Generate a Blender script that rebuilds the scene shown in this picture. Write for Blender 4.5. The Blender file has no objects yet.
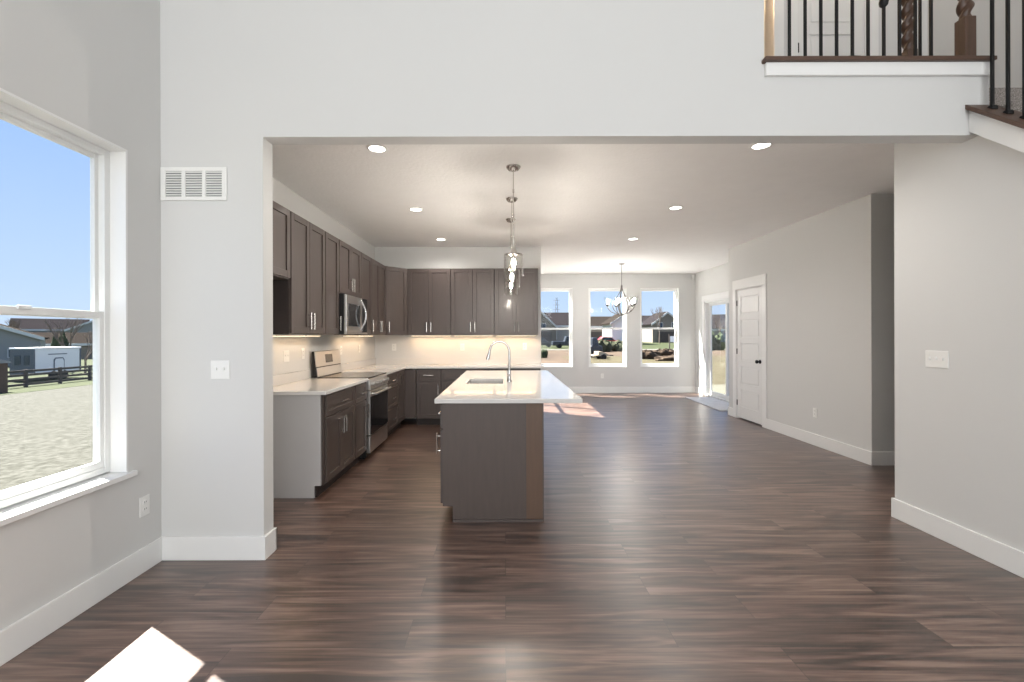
import bpy, math, random
from mathutils import Vector, Matrix

# ------------------------------------------------------------------ camera, sky, sun, area lights, exposure
SC = bpy.context.scene
COL = SC.collection
PI = math.pi
SC.view_settings.view_transform = 'Standard'
SC.view_settings.look = 'None'
SC.view_settings.gamma = 1.0
SC.view_settings.use_curve_mapping = False
SC.view_settings.exposure = 0.1
SC.cycles.use_denoising = True
SC.cycles.max_bounces = 10
SC.cycles.diffuse_bounces = 6
SC.cycles.glossy_bounces = 5
SC.cycles.transparent_max_bounces = 24
SC.cycles.sample_clamp_indirect = 6.0

CAM_Z = 1.385
cd = bpy.data.cameras.new('camera')
cam = bpy.data.objects.new('camera', cd)
COL.objects.link(cam)
cam.location = (0, 0, CAM_Z)
cam.rotation_euler = (PI/2, 0.0025, 0)
cd.sensor_width = 36.0
cd.lens = 450/1024*36
cd.shift_x = 7/1024
cd.shift_y = -5/1024
cd.clip_start = 0.05
cd.clip_end = 800
SC.camera = cam

w = bpy.data.worlds.new('sky')
SC.world = w
w.use_nodes = True
nt = w.node_tree
bg = nt.nodes['Background']
tc = nt.nodes.new('ShaderNodeTexCoord')
sp = nt.nodes.new('ShaderNodeSeparateXYZ')
rp = nt.nodes.new('ShaderNodeValToRGB')
nt.links.new(tc.outputs['Generated'], sp.inputs[0])
nt.links.new(sp.outputs['Z'], rp.inputs[0])
nt.links.new(rp.outputs[0], bg.inputs[0])
e = rp.color_ramp.elements
e[0].position = 0.0; e[0].color = (0.62, 0.76, 0.98, 1)
e[1].position = 0.45; e[1].color = (0.28, 0.49, 0.95, 1)
n = e.new(0.10); n.color = (0.53, 0.70, 0.99, 1)
SKY = 1.05
bg.inputs[1].default_value = SKY

SUN_DIR = Vector((0.68, -0.40, -1.0))
sd = bpy.data.lights.new('sun', 'SUN')
sd.energy = 38.0
sd.angle = math.radians(0.53)
sd.color = (1.0, 0.96, 0.90)
so = bpy.data.objects.new('sun', sd)
so.rotation_euler = SUN_DIR.to_track_quat('-Z', 'Y').to_euler()
so.location = (-20, 25, 40)
COL.objects.link(so)

def area(name, loc, direction, sx, sy, power, color=(1, 1, 1), parent=None, spread=180):
    l = bpy.data.lights.new(name, 'AREA')
    l.shape = 'RECTANGLE'; l.size = sx; l.size_y = sy
    l.energy = power; l.color = color
    l.spread = math.radians(spread)
    o = bpy.data.objects.new(name, l)
    o.location = loc
    o.rotation_euler = Vector(direction).to_track_quat('-Z', 'Y').to_euler()
    COL.objects.link(o)
    if parent: o.parent = parent
    return o
# added fill lights along the windowless rear wall, out of view
area('rear_fill_light', (-0.9, -3.97, 1.9), (0, 1, 0), 2.0, 2.6, 96, (0.96, 0.985, 1.0))
area('rear_fill_light', (1.7, -3.97, 1.9), (0, 1, 0), 2.0, 2.6, 96, (0.96, 0.985, 1.0))
area('rear_fill_light', (0.4, -3.97, 4.35), (0, 1, 0), 4.6, 1.5, 76, (0.96, 0.985, 1.0))
def portal(loc, direction, sx, sy):
    o = area('window_portal', loc, direction, sx, sy, 1)
    o.data.cycles.is_portal = True
for px in (1.18, 2.495, 3.755): portal((px, 11.09, 1.585), (0, -1, 0), 0.93, 1.92)
portal((4.76, 9.5, 1.1), (-1, 0, 0), 1.8, 2.15)
portal((-2.31, 2.087, 1.53), (1, 0, 0), 0.94, 1.83)

# ------------------------------------------------------------------ mesh helpers
class MB:
    def __init__(s): s.v = []; s.f = []; s.sm = []
    def add(s, vs, fs, smooth=False):
        b = len(s.v); s.v += [tuple(p) for p in vs]
        for f in fs: s.f.append(tuple(i+b for i in f)); s.sm.append(smooth)
        return s
    def box(s, x0, x1, y0, y1, z0, z1):
        x0, x1 = min(x0, x1), max(x0, x1); y0, y1 = min(y0, y1), max(y0, y1); z0, z1 = min(z0, z1), max(z0, z1)
        v = [(x0,y0,z0),(x1,y0,z0),(x1,y1,z0),(x0,y1,z0),(x0,y0,z1),(x1,y0,z1),(x1,y1,z1),(x0,y1,z1)]
        return s.add(v, [(0,3,2,1),(4,5,6,7),(0,1,5,4),(1,2,6,5),(2,3,7,6),(3,0,4,7)])
    def prism(s, poly, axis, a0, a1):
        # poly: 2-D points; axis 'x': poly in (y,z); 'y': poly in (x,z); 'z': poly in (x,y)
        def P(p, a):
            return (a, p[0], p[1]) if axis == 'x' else ((p[0], a, p[1]) if axis == 'y' else (p[0], p[1], a))
        n = len(poly)
        v = [P(p, a0) for p in poly] + [P(p, a1) for p in poly]
        area2 = sum(poly[i][0]*poly[(i+1) % n][1]-poly[(i+1) % n][0]*poly[i][1] for i in range(n))
        flip = (area2 < 0) != (axis == 'y')
        f = [tuple(range(n))[::-1], tuple(range(n, 2*n))] + [(i, (i+1) % n, n+(i+1) % n, n+i) for i in range(n)]
        if flip: f = [t[::-1] for t in f]
        return s.add(v, f)
    def tube(s, pts, r, n=12, caps=True, smooth=True):
        pts = [Vector(p) for p in pts]
        rs = r if isinstance(r, (list, tuple)) else [r]*len(pts)
        t0 = (pts[1]-pts[0]).normalized()
        u = t0.orthogonal().normalized()
        rings = []
        for i, p in enumerate(pts):
            if i == 0: t = t0
            elif i == len(pts)-1: t = (pts[i]-pts[i-1]).normalized()
            else: t = ((pts[i]-pts[i-1]).normalized()+(pts[i+1]-pts[i]).normalized()).normalized()
            u = (u - t*u.dot(t)).normalized(); w_ = t.cross(u)
            rings.append([p + (u*math.cos(2*PI*k/n)+w_*math.sin(2*PI*k/n))*rs[i] for k in range(n)])
        v = [q for ring in rings for q in ring]
        f = [(i*n+k, i*n+(k+1) % n, (i+1)*n+(k+1) % n, (i+1)*n+k) for i in range(len(pts)-1) for k in range(n)]
        s.add(v, f, smooth)
        if caps:
            s.add(rings[0], [tuple(range(n))[::-1]]); s.add(rings[-1], [tuple(range(n))])
        return s
    def lathe(s, prof, c=(0, 0, 0), n=24, axis='z', smooth=True, caps=True):
        v = []; m = len(prof)
        for r, h in prof:
            for k in range(n):
                a = 2*PI*k/n; x, y = r*math.cos(a), r*math.sin(a)
                q = (x, y, h) if axis == 'z' else ((h, x, y) if axis == 'x' else (y, h, x))
                v.append((c[0]+q[0], c[1]+q[1], c[2]+q[2]))
        f = [(i*n+k, i*n+(k+1) % n, (i+1)*n+(k+1) % n, (i+1)*n+k) for i in range(m-1) for k in range(n)]
        if caps and prof[0][0] > 1e-6: f.append(tuple(range(n))[::-1])
        if caps and prof[-1][0] > 1e-6: f.append(tuple(range((m-1)*n, m*n)))
        return s.add(v, f, smooth)
    def blob(s, c, rx, ry, rz, seed=0, amp=0.2, nu=14, nv=9, zmin=None):
        rnd = random.Random(seed); ph = [(rnd.uniform(0, 6), rnd.uniform(1, 4), rnd.uniform(1, 4)) for _ in range(4)]
        v = []
        for j in range(nv+1):
            t = PI*j/nv
            for i in range(nu):
                a = 2*PI*i/nu
                k = 1+amp*sum(math.sin(p[0]+p[1]*a*1.0//1*1.0+p[2]*t) for p in ph)/4+amp*.5*rnd.uniform(-1, 1)
                z = c[2]+rz*k*math.cos(t)
                if zmin is not None: z = max(z, zmin)
                v.append((c[0]+rx*k*math.sin(t)*math.cos(a), c[1]+ry*k*math.sin(t)*math.sin(a), z))
        f = [(j*nu+i, (j+1)*nu+i, (j+1)*nu+(i+1) % nu, j*nu+(i+1) % nu) for j in range(nv) for i in range(nu)]
        return s.add(v, f, True)
    def mesh(s, name, mat, sharp=35):
        me = bpy.data.meshes.new(name)
        me.from_pydata(s.v, [], s.f); me.update()
        if any(s.sm):
            me.polygons.foreach_set('use_smooth', s.sm)
            try: me.set_sharp_from_angle(angle=math.radians(sharp))
            except Exception: pass
        if mat: me.materials.append(mat)
        return me
    def build(s, name, mat, parent=None, bev=0, loc=None, seg=2):
        o = bpy.data.objects.new(name, s.mesh(name, mat))
        COL.objects.link(o)
        if parent: o.parent = parent
        if loc: o.location = loc
        if bev:
            m = o.modifiers.new('bevel', 'BEVEL'); m.width = bev; m.segments = seg
            m.limit_method = 'ANGLE'; m.angle_limit = math.radians(40)
        return o

def tag(o, label, cat, group=None):
    o['label'] = label; o['category'] = cat
    if group: o['group'] = group
    return o
def struct(o, label=None, cat=None):
    o['kind'] = 'structure'
    if label: o['label'] = label
    if cat: o['category'] = cat
    return o
def thing(name, label, cat, loc=(0, 0, 0), rz=0, group=None):
    o = bpy.data.objects.new(name, None)
    o.empty_display_size = 0.1
    COL.objects.link(o); o.location = loc; o.rotation_euler = (0, 0, rz)
    return tag(o, label, cat, group)
def dup(root, loc, rz=None, label=None):
    def cp(o, parent):
        c = o.copy(); COL.objects.link(c)
        if parent: c.parent = parent
        for ch in o.children: cp(ch, c)
        return c
    r = cp(root, None); r.location = loc
    if rz is not None: r.rotation_euler = (0, 0, rz)
    if label: r['label'] = label
    return r

# ------------------------------------------------------------------ materials
def srgb(r, g, b):
    f = lambda c: (c/255/12.92) if c/255 <= 0.04045 else ((c/255+0.055)/1.055)**2.4
    return (f(r), f(g), f(b), 1)
def mat(name, c, rough=0.5, metal=0.0, var=0.06, scale=8.0, stretch=(1, 1, 1), bump=0.0, bscale=60, coat=0, spec=0.5, emit=None, es=0):
    m = bpy.data.materials.new(name); m.use_nodes = True
    N = m.node_tree.nodes; L = m.node_tree.links; b = N['Principled BSDF']
    b.inputs['Roughness'].default_value = rough; b.inputs['Metallic'].default_value = metal
    b.inputs['Specular IOR Level'].default_value = spec
    if coat: b.inputs['Coat Weight'].default_value = coat; b.inputs['Coat Roughness'].default_value = 0.1
    t = N.new('ShaderNodeTexCoord'); mp = N.new('ShaderNodeMapping'); mp.inputs['Scale'].default_value = stretch
    L.new(t.outputs['Object'], mp.inputs[0])
    no = N.new('ShaderNodeTexNoise'); no.inputs['Scale'].default_value = scale; no.inputs['Detail'].default_value = 5
    L.new(mp.outputs[0], no.inputs['Vector'])
    mx = N.new('ShaderNodeMix'); mx.data_type = 'RGBA'
    mx.inputs[6].default_value = tuple(max(0, x*(1-var)) for x in c[:3])+(1,)
    mx.inputs[7].default_value = tuple(min(1, x*(1+var)) for x in c[:3])+(1,)
    L.new(no.outputs['Fac'], mx.inputs[0]); L.new(mx.outputs[2], b.inputs['Base Color'])
    if bump:
        n2 = N.new('ShaderNodeTexNoise'); n2.inputs['Scale'].default_value = bscale; n2.inputs['Detail'].default_value = 3
        L.new(mp.outputs[0], n2.inputs['Vector'])
        bp = N.new('ShaderNodeBump'); bp.inputs['Strength'].default_value = bump; bp.inputs['Distance'].default_value = 0.01
        L.new(n2.outputs['Fac'], bp.inputs['Height']); L.new(bp.outputs[0], b.inputs['Normal'])
    if emit:
        b.inputs['Emission Color'].default_value = emit; b.inputs['Emission Strength'].default_value = es
    return m
def glass_mat(name, tint=(0.96, 0.98, 0.97), power=4.5, rough=0.0, mult=1.0):
    m = bpy.data.materials.new(name); m.use_nodes = True
    N = m.node_tree.nodes; L = m.node_tree.links
    N.remove(N['Principled BSDF']); out = N['Material Output']
    tr = N.new('ShaderNodeBsdfTransparent'); tr.inputs[0].default_value = tint+(1,)
    gl = N.new('ShaderNodeBsdfGlossy'); gl.inputs['Roughness'].default_value = rough
    fr = N.new('ShaderNodeLayerWeight'); fr.inputs[0].default_value = 0.5
    pw = N.new('ShaderNodeMath'); pw.operation = 'POWER'; pw.inputs[1].default_value = power
    mu = N.new('ShaderNodeMath'); mu.operation = 'MULTIPLY_ADD'; mu.inputs[1].default_value = 0.85; mu.inputs[2].default_value = 0.007*mult; mu.use_clamp = True
    no = N.new('ShaderNodeTexNoise'); no.inputs['Scale'].default_value = 3.0
    mx = N.new('ShaderNodeMixShader')
    L.new(fr.outputs['Facing'], pw.inputs[0]); L.new(pw.outputs[0], mu.inputs[0]); L.new(mu.outputs[0], mx.inputs[0])
    L.new(tr.outputs[0], mx.inputs[1]); L.new(gl.outputs[0], mx.inputs[2]); L.new(mx.outputs[0], out.inputs[0])
    return m
def two_tone(name, stops, scale, detail=6, rough=0.9, stretch=(1, 1, 1), bump=0.0, dist=0.0):
    m = bpy.data.materials.new(name); m.use_nodes = True
    N = m.node_tree.nodes; L = m.node_tree.links; b = N['Principled BSDF']
    b.inputs['Roughness'].default_value = rough; b.inputs['Specular IOR Level'].default_value = 0.2
    t = N.new('ShaderNodeTexCoord'); mp = N.new('ShaderNodeMapping'); mp.inputs['Scale'].default_value = stretch
    L.new(t.outputs['Object'], mp.inputs[0])
    no = N.new('ShaderNodeTexNoise'); no.inputs['Scale'].default_value = scale; no.inputs['Detail'].default_value = detail
    no.inputs['Roughness'].default_value = 0.65
    no.inputs['Distortion'].default_value = dist
    L.new(mp.outputs[0], no.inputs['Vector'])
    r = N.new('ShaderNodeValToRGB'); L.new(no.outputs['Fac'], r.inputs[0])
    els = r.color_ramp.elements
    while len(els) < len(stops): els.new(0.5)
    for el, (p, c) in zip(els, stops): el.position = p; el.color = c
    L.new(r.outputs[0], b.inputs['Base Color'])
    if bump:
        bp = N.new('ShaderNodeBump'); bp.inputs['Strength'].default_value = bump; bp.inputs['Distance'].default_value = 0.02
        L.new(no.outputs['Fac'], bp.inputs['Height']); L.new(bp.outputs[0], b.inputs['Normal'])
    return m

M = {}
M['wall'] = mat('wall_paint', (0.645, 0.645, 0.635, 1), 0.75, var=0.012, scale=1.2, bump=0.04, bscale=180, spec=0.3)
M['ceil'] = mat('ceiling_texture', (0.87, 0.86, 0.85, 1), 0.9, var=0.03, scale=6, bump=0.35, bscale=28, spec=0.2)
M['trim'] = mat('white_trim_paint', (0.80, 0.80, 0.79, 1), 0.35, var=0.01)
M['vinyl'] = mat('white_vinyl', (0.80, 0.81, 0.80, 1), 0.35, var=0.01)
M['doorp'] = mat('white_door_paint', (0.76, 0.76, 0.75, 1), 0.4, var=0.01)
M['plastic'] = mat('white_plastic', (0.82, 0.82, 0.80, 1), 0.3, var=0.01)
M['slot'] = mat('dark_slot', (0.03, 0.03, 0.03, 1), 0.6)
M['ventdark'] = mat('vent_shadow_grey', (0.22, 0.22, 0.22, 1), 0.7)
M['cab'] = mat('taupe_stained_wood', srgb(75, 65, 61), 0.42, var=0.14, scale=7, stretch=(6, 6, 0.7), coat=0.08)
M['panelbrown'] = mat('brown_stained_panel', srgb(78, 67, 62), 0.45, var=0.16, scale=6, stretch=(6, 6, 0.8))
M['panelwarm'] = mat('warm_brown_panel', srgb(92, 70, 55), 0.45, var=0.2, scale=5, stretch=(6, 6, 0.8))
M['skin'] = mat('pale_grey_end_panel', (0.50, 0.49, 0.49, 1), 0.5, var=0.02)
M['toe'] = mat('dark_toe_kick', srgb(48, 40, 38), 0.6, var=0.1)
M['quartz'] = mat('white_quartz', (0.68, 0.665, 0.645, 1), 0.07, var=0.03, scale=40)
M['steel'] = mat('stainless_steel', (0.60, 0.585, 0.565, 1), 0.28, 1.0, var=0.04, scale=30, stretch=(1, 1, 12))
M['chrome'] = mat('polished_chrome', (0.58, 0.58, 0.59, 1), 0.14, 1.0, var=0.01)
M['nickel_backlit'] = mat('backlit_brushed_nickel', (0.22, 0.21, 0.20, 1), 0.35, 1.0, var=0.02)  # nickel darkened in colour to stand for a silhouette against the sky
M['nickel'] = mat('brushed_nickel', (0.62, 0.60, 0.57, 1), 0.25, 1.0, var=0.02)
M['blackglass'] = mat('black_glass', (0.008, 0.008, 0.009, 1), 0.06, var=0.02)
M['black'] = mat('black_metal', (0.012, 0.012, 0.013, 1), 0.45, 0.3, var=0.05)
M['iron'] = mat('black_iron', (0.010, 0.010, 0.011, 1), 0.5, 0.4, var=0.1)
M['newel'] = mat('walnut_stained_wood', srgb(78, 57, 45), 0.4, var=0.5, scale=9, stretch=(5, 5, 0.5))
M['capwood'] = mat('walnut_rail_cap', srgb(84, 62, 50), 0.4, var=0.3, scale=5, stretch=(0.7, 6, 6))
M['carpet'] = two_tone('speckled_grey_carpet', [(0.35, srgb(105, 98, 94)), (0.65, srgb(175, 168, 162))], 120, 3, 1.0, bump=0.5)
M['mat'] = two_tone('grey_mat_fabric', [(0.35, (0.56, 0.55, 0.54, 1)), (0.65, (0.68, 0.67, 0.66, 1))], 9, 6, 0.75)
M['glass'] = glass_mat('window_glass', (0.97, 0.98, 0.975), 4.5)
M['clear'] = glass_mat('clear_shade_glass', (0.985, 0.98, 0.97), 2.8, 0.05, 2.0)
M['thin'] = glass_mat('thin_clear_glass', (0.985, 0.985, 0.98), 4.5, 0.04, 0.6)
M['warm'] = mat('lit_pendant_bulb', (1, 0.9, 0.8, 1), 0.4, emit=(1, 0.93, 0.84, 1), es=1400)
M['warmc'] = mat('lit_chandelier_bulb', (1, 0.9, 0.8, 1), 0.4, emit=(1, 0.96, 0.91, 1), es=230)
M['lens'] = mat('lit_downlight_lens', (1, 1, 1, 1), 0.4, emit=(1, 0.95, 0.86, 1), es=9)
M['led'] = mat('lit_strip', (1, 1, 1, 1), 0.4, emit=(1, 0.78, 0.5, 1), es=6)

def floor_material():
    m = bpy.data.materials.new('vinyl_plank_floor'); m.use_nodes = True
    N = m.node_tree.nodes; L = m.node_tree.links; b = N['Principled BSDF']
    t = N.new('ShaderNodeTexCoord')
    br = N.new('ShaderNodeTexBrick')
    br.offset = 0.37; br.offset_frequency = 2; br.squash = 1
    br.inputs['Scale'].default_value = 1; br.inputs['Brick Width'].default_value = 1.22; br.inputs['Row Height'].default_value = 0.20
    br.inputs['Mortar Size'].default_value = 0.0012; br.inputs['Mortar Smooth'].default_value = 0.1; br.inputs['Bias'].default_value = 0
    br.inputs['Color1'].default_value = (0, 0, 0, 1); br.inputs['Color2'].default_value = (1, 1, 1, 1); br.inputs['Mortar'].default_value = (0.5, 0.5, 0.5, 1)
    L.new(t.outputs['Object'], br.inputs['Vector'])
    # grain, offset per plank so that it breaks at the joints
    mul = N.new('ShaderNodeVectorMath'); mul.operation = 'SCALE'; mul.inputs['Scale'].default_value = 17.0
    L.new(br.outputs['Color'], mul.inputs[0])
    ad = N.new('ShaderNodeVectorMath'); ad.operation = 'ADD'
    L.new(t.outputs['Object'], ad.inputs[0]); L.new(mul.outputs[0], ad.inputs[1])
    mp = N.new('ShaderNodeMapping'); mp.inputs['Scale'].default_value = (0.8, 20, 1)
    L.new(ad.outputs[0], mp.inputs[0])
    n1 = N.new('ShaderNodeTexNoise'); n1.inputs['Scale'].default_value = 1.6; n1.inputs['Detail'].default_value = 7; n1.inputs['Roughness'].default_value = 0.62; n1.inputs['Distortion'].default_value = 0.7
    L.new(mp.outputs[0], n1.inputs['Vector'])
    mp2 = N.new('ShaderNodeMapping'); mp2.inputs['Scale'].default_value = (0.7, 6.5, 1)
    L.new(ad.outputs[0], mp2.inputs[0])
    n3 = N.new('ShaderNodeTexNoise'); n3.inputs['Scale'].default_value = 1.5; n3.inputs['Detail'].default_value = 5; n3.inputs['Distortion'].default_value = 1.6
    L.new(mp2.outputs[0], n3.inputs['Vector'])
    mf = N.new('ShaderNodeMix'); mf.data_type = 'FLOAT'; mf.inputs[0].default_value = 0.5
    L.new(n1.outputs['Fac'], mf.inputs[2]); L.new(n3.outputs['Fac'], mf.inputs[3])
    r = N.new('ShaderNodeValToRGB'); L.new(mf.outputs[0], r.inputs[0])
    els = r.color_ramp.elements
    els[0].position = 0.40; els[0].color = FL[0]
    els[1].position = 0.63; els[1].color = FL[2]
    q = els.new(0.50); q.color = FL[1]
    hsv = N.new('ShaderNodeHueSaturation')
    mr = N.new('ShaderNodeMapRange'); mr.inputs[3].default_value = 0.82; mr.inputs[4].default_value = 1.2
    L.new(br.outputs['Color'], mr.inputs[0]); L.new(mr.outputs[0], hsv.inputs['Value']); L.new(r.outputs[0], hsv.inputs['Color'])
    mx = N.new('ShaderNodeMix'); mx.data_type = 'RGBA'; mx.inputs[7].default_value = (0.02, 0.014, 0.012, 1)
    L.new(br.outputs['Fac'], mx.inputs[0]); L.new(hsv.outputs[0], mx.inputs[6]); L.new(mx.outputs[2], b.inputs['Base Color'])
    rr = N.new('ShaderNodeMapRange'); rr.inputs[3].default_value = 0.34; rr.inputs[4].default_value = 0.46
    L.new(n1.outputs['Fac'], rr.inputs[0]); L.new(rr.outputs[0], b.inputs['Roughness'])
    bp = N.new('ShaderNodeBump'); bp.inputs['Strength'].default_value = 0.12; bp.inputs['Distance'].default_value = 0.004
    L.new(n1.outputs['Fac'], bp.inputs['Height']); L.new(bp.outputs[0], b.inputs['Normal'])
    b.inputs['Specular IOR Level'].default_value = 0.7
    b.inputs['Coat Weight'].default_value = 0.6; b.inputs['Coat Roughness'].default_value = 0.30
    return m
FL = [srgb(48, 33, 27), srgb(88, 65, 55), srgb(128, 104, 92)]
M['floor'] = floor_material()

# ------------------------------------------------------------------ structure
CEIL = 2.89; UP = 2.97; TOP = 5.6
def S(name, mb, m, label=None, cat=None, bev=0): return struct(mb.build(name, m, bev=bev), label, cat)
def wall_holes(u0, u1, z0, z1, holes, emit):
    us = sorted({u0, u1} | {h[0] for h in holes} | {h[1] for h in holes}); zs = sorted({z0, z1} | {h[2] for h in holes} | {h[3] for h in holes})
    us = [u for u in us if u0 <= u <= u1]; zs = [z for z in zs if z0 <= z <= z1]
    for a, b in zip(us, us[1:]):
        for c, d in zip(zs, zs[1:]):
            if any(h[0] <= (a+b)/2 <= h[1] and h[2] <= (c+d)/2 <= h[3] for h in holes): continue
            emit(a, b, c, d)
def wallY(name, y0, y1, x0, x1, z0, z1, holes=(), m='wall'):
    mb = MB(); wall_holes(x0, x1, z0, z1, holes, lambda a, b, c, d: mb.box(a, b, y0, y1, c, d)); return S(name, mb, M[m])
def wallX(name, x0, x1, y0, y1, z0, z1, holes=(), m='wall'):
    mb = MB(); wall_holes(y0, y1, z0, z1, holes, lambda a, b, c, d: mb.box(x0, x1, a, b, c, d)); return S(name, mb, M[m])

S('floor', MB().box(-2.35, 5.3, -4.1, 7.7, -0.12, 0).box(-0.12, 4.75, 7.7, 11.08, -0.12, 0), M['floor'])
S('ceiling', MB().box(-2.35, 5.3, 2.915, 7.7, CEIL, UP).box(-0.12, 4.75, 7.7, 11.08, CEIL, UP), M['ceil'])
S('ceiling_upper', MB().box(-2.30, 4.12, -4.1, 4.32, TOP, TOP+0.1), M['ceil'])
LW = (1.62, 2.554, 0.615, 2.445)           # left living room window: y0, y1, z0, z1
wallX('wall_left', -2.30, -2.14, -4.0, 2.8, 0, TOP, [LW])
STX = 2.96                                  # face of the wall under the stair
wallY('wall_front', 2.80, 2.915, -2.30, 4.07, 0, TOP,
      [(-1.503, 3.04, 0, 2.627), (1.618, 3.015, 3.072, 5.1), (3.015, 3.95, 2.627, 5.1), (3.04, 3.95, 0, 5.1)])
wallY('wall_back', -4.12, -4.0, -2.30, 4.07, 0, TOP)
SL = 0.85                                   # slope of the stair
sz = lambda y: 2.648-SL*(2.80-y)            # lower line of the stair skirt
S('wall_right', MB().prism([(3.42, 0), (3.42, CEIL), (2.915, CEIL), (2.915, 2.627), (2.80, 2.627), (2.80, sz(2.80)), (-0.2, sz(-0.2)), (-0.2, 0)], 'x', STX, 3.04), M['wall'])
wallX('wall_stair', 3.95, 4.07, -4.0, 4.32, 0, TOP)
wallX('wall_kitchen_left', -2.35, -2.19, 2.915, 7.70, 0, CEIL)
wallY('wall_kitchen_back', 7.58, 7.70, -2.19, 0.606, 0, CEIL)
wallX('wall_dining_left', -0.12, 0.0, 7.70, 11.08, 0, CEIL, [(8.58, 10.42, 0.62, 2.72)])
FW = [(0.715, 1.645), (2.03, 2.96), (3.285, 4.225)]
wallY('wall_far', 10.93, 11.08, 0.0, 4.617, 0, CEIL, [(a, b, 0.625, 2.545) for a, b in FW])
wallX('wall_dining_right', 4.617, 4.75, 7.84, 11.08, 0, CEIL, [(8.57, 10.40, 0, 2.17)])
wallX('wall_pantry', 3.90, 4.02, 4.91, 7.72, 0, CEIL, [(6.80, 7.574, 0, 2.15)])
wallY('wall_pantry_far', 7.72, 7.84, 3.90, 4.75, 0, CEIL)
wallY('wall_hall', 4.79, 4.91, 3.90, 5.2, 0, CEIL)
wallX('wall_hall_right', 5.2, 5.3, 2.915, 4.91, 0, CEIL)
wallY('wall_hall_near', 2.935, 3.03, 3.04, 5.2, 0, CEIL)
wallX('wall_pantry_inside', 5.2, 5.3, 4.91, 7.70, 0, CEIL)
# upper hall behind the balcony
UD = (2.73, 3.38)
wallY('wall_upper_hall', 4.20, 4.32, 1.30, 3.95, UP, TOP, [(2.09, 2.51, UP, 5.05), (UD[0], UD[1], UP, 5.05)])
wallX('wall_upper_left', 1.30, 1.42, 2.915, 4.20, UP, TOP)
wallY('wall_upper_room', 5.4, 5.5, 1.6, 3.0, UP, 5.2)
wallX('wall_upper_room_left', 1.5, 1.6, 4.32, 5.5, UP, 5.2)
wallX('wall_upper_room_right', 2.9, 3.0, 4.32, 5.4, UP, 5.2)
S('ceiling_upper_room', MB().box(1.5, 3.0, 4.32, 5.5, 5.2, 5.28), M['ceil'])
S('floor_upper_hall', MB().box(1.42, 3.95, 2.93, 4.20, UP+0.0005, UP+0.012), M['carpet'])

BH, BT = 0.145, 0.016
def base(name, mb): return S(name, mb, M['trim'], bev=0.003)
base('baseboard_left', MB().box(-2.14, -2.14+BT, -3.98, 2.80-BT, 0, BH))
base('baseboard_front', MB().box(-2.14, -1.503+BT, 2.80-BT, 2.80, 0, BH).box(-1.503, -1.503+BT, 2.80, 2.915+BT, 0, BH).box(-2.0, -1.503+BT, 2.915, 2.915+BT, 0, BH))
base('baseboard_right', MB().box(STX-BT, STX, -0.2, 3.42+BT, 0, BH).box(STX, 3.04, 3.42, 3.42+BT, 0, BH).box(3.04, 3.04+BT, 2.93, 3.42+BT, 0, BH))
base('baseboard_pantry', MB().box(3.90-BT, 3.90, 4.79-BT, 6.70, 0, BH).box(3.90-BT, 3.90, 7.674, 7.84+BT, 0, BH).box(3.90, 4.617, 7.84, 7.84+BT, 0, BH))
base('baseboard_hall', MB().box(3.90, 5.2, 4.79-BT, 4.79, 0, BH))
base('baseboard_far', MB().box(0, 4.617, 10.93-BT, 10.93, 0, BH))
base('baseboard_dining_right', MB().box(4.617-BT, 4.617, 10.50, 10.93-BT, 0, BH).box(4.617-BT, 4.617, 7.86, 8.46, 0, BH))
base('baseboard_kitchen', MB().box(0.606, 0.606+BT, 7.57, 7.70+BT, 0, BH))
base('baseboard_upper', MB().box(1.42, 2.02, 4.20-BT, 4.20, UP+0.012, UP+0.15).box(3.46, 3.95, 4.20-BT, 4.20, UP+0.012, UP+0.15))

# stair, skirt, caps
sk = MB().prism([(2.80, sz(2.80)), (2.80, sz(2.80)+0.14), (-0.2, sz(-0.2)+0.14), (-0.2, sz(-0.2))], 'x', STX-0.07, STX)
S('trim_1', sk, M['trim'], bev=0.002)
cz = lambda y: sz(y)+0.14
S('trim_2', MB().prism([(2.80, cz(2.80)), (2.80, cz(2.80)+0.03), (-0.2, cz(-0.2)+0.03), (-0.2, cz(-0.2))], 'x', STX-0.096, 3.07), M['capwood'], bev=0.004)
S('trim_3', MB().box(1.618, 3.016, 2.778, 2.80, 2.992, 3.072), M['trim'], bev=0.002)
S('trim_4', MB().box(1.60, 3.022, 2.755, 2.94, 3.072, 3.098), M['capwood'], bev=0.006)
stp = MB()
run = 0.214; rise = 0.182
poly = [(2.93, 0.0)]
y, z = 2.93, UP
pts = [(3.4, UP)]
stairs = MB()
k = 0
z = UP-rise; y1 = 2.915
while z > 0.05:
    stairs.box(3.043, 3.947, y1-run, y1, max(0, z-0.5), z)
    z -= rise; y1 -= run
st = tag(stairs.build('staircase', M['carpet'], bev=0.012), 'speckled grey carpeted stair steps behind the black iron balusters, top right', 'staircase')
S('trim_5', MB().box(3.04, 3.95, 2.90, 2.93, UP-0.17, UP+0.012), M['carpet'], bev=0.01)

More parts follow.
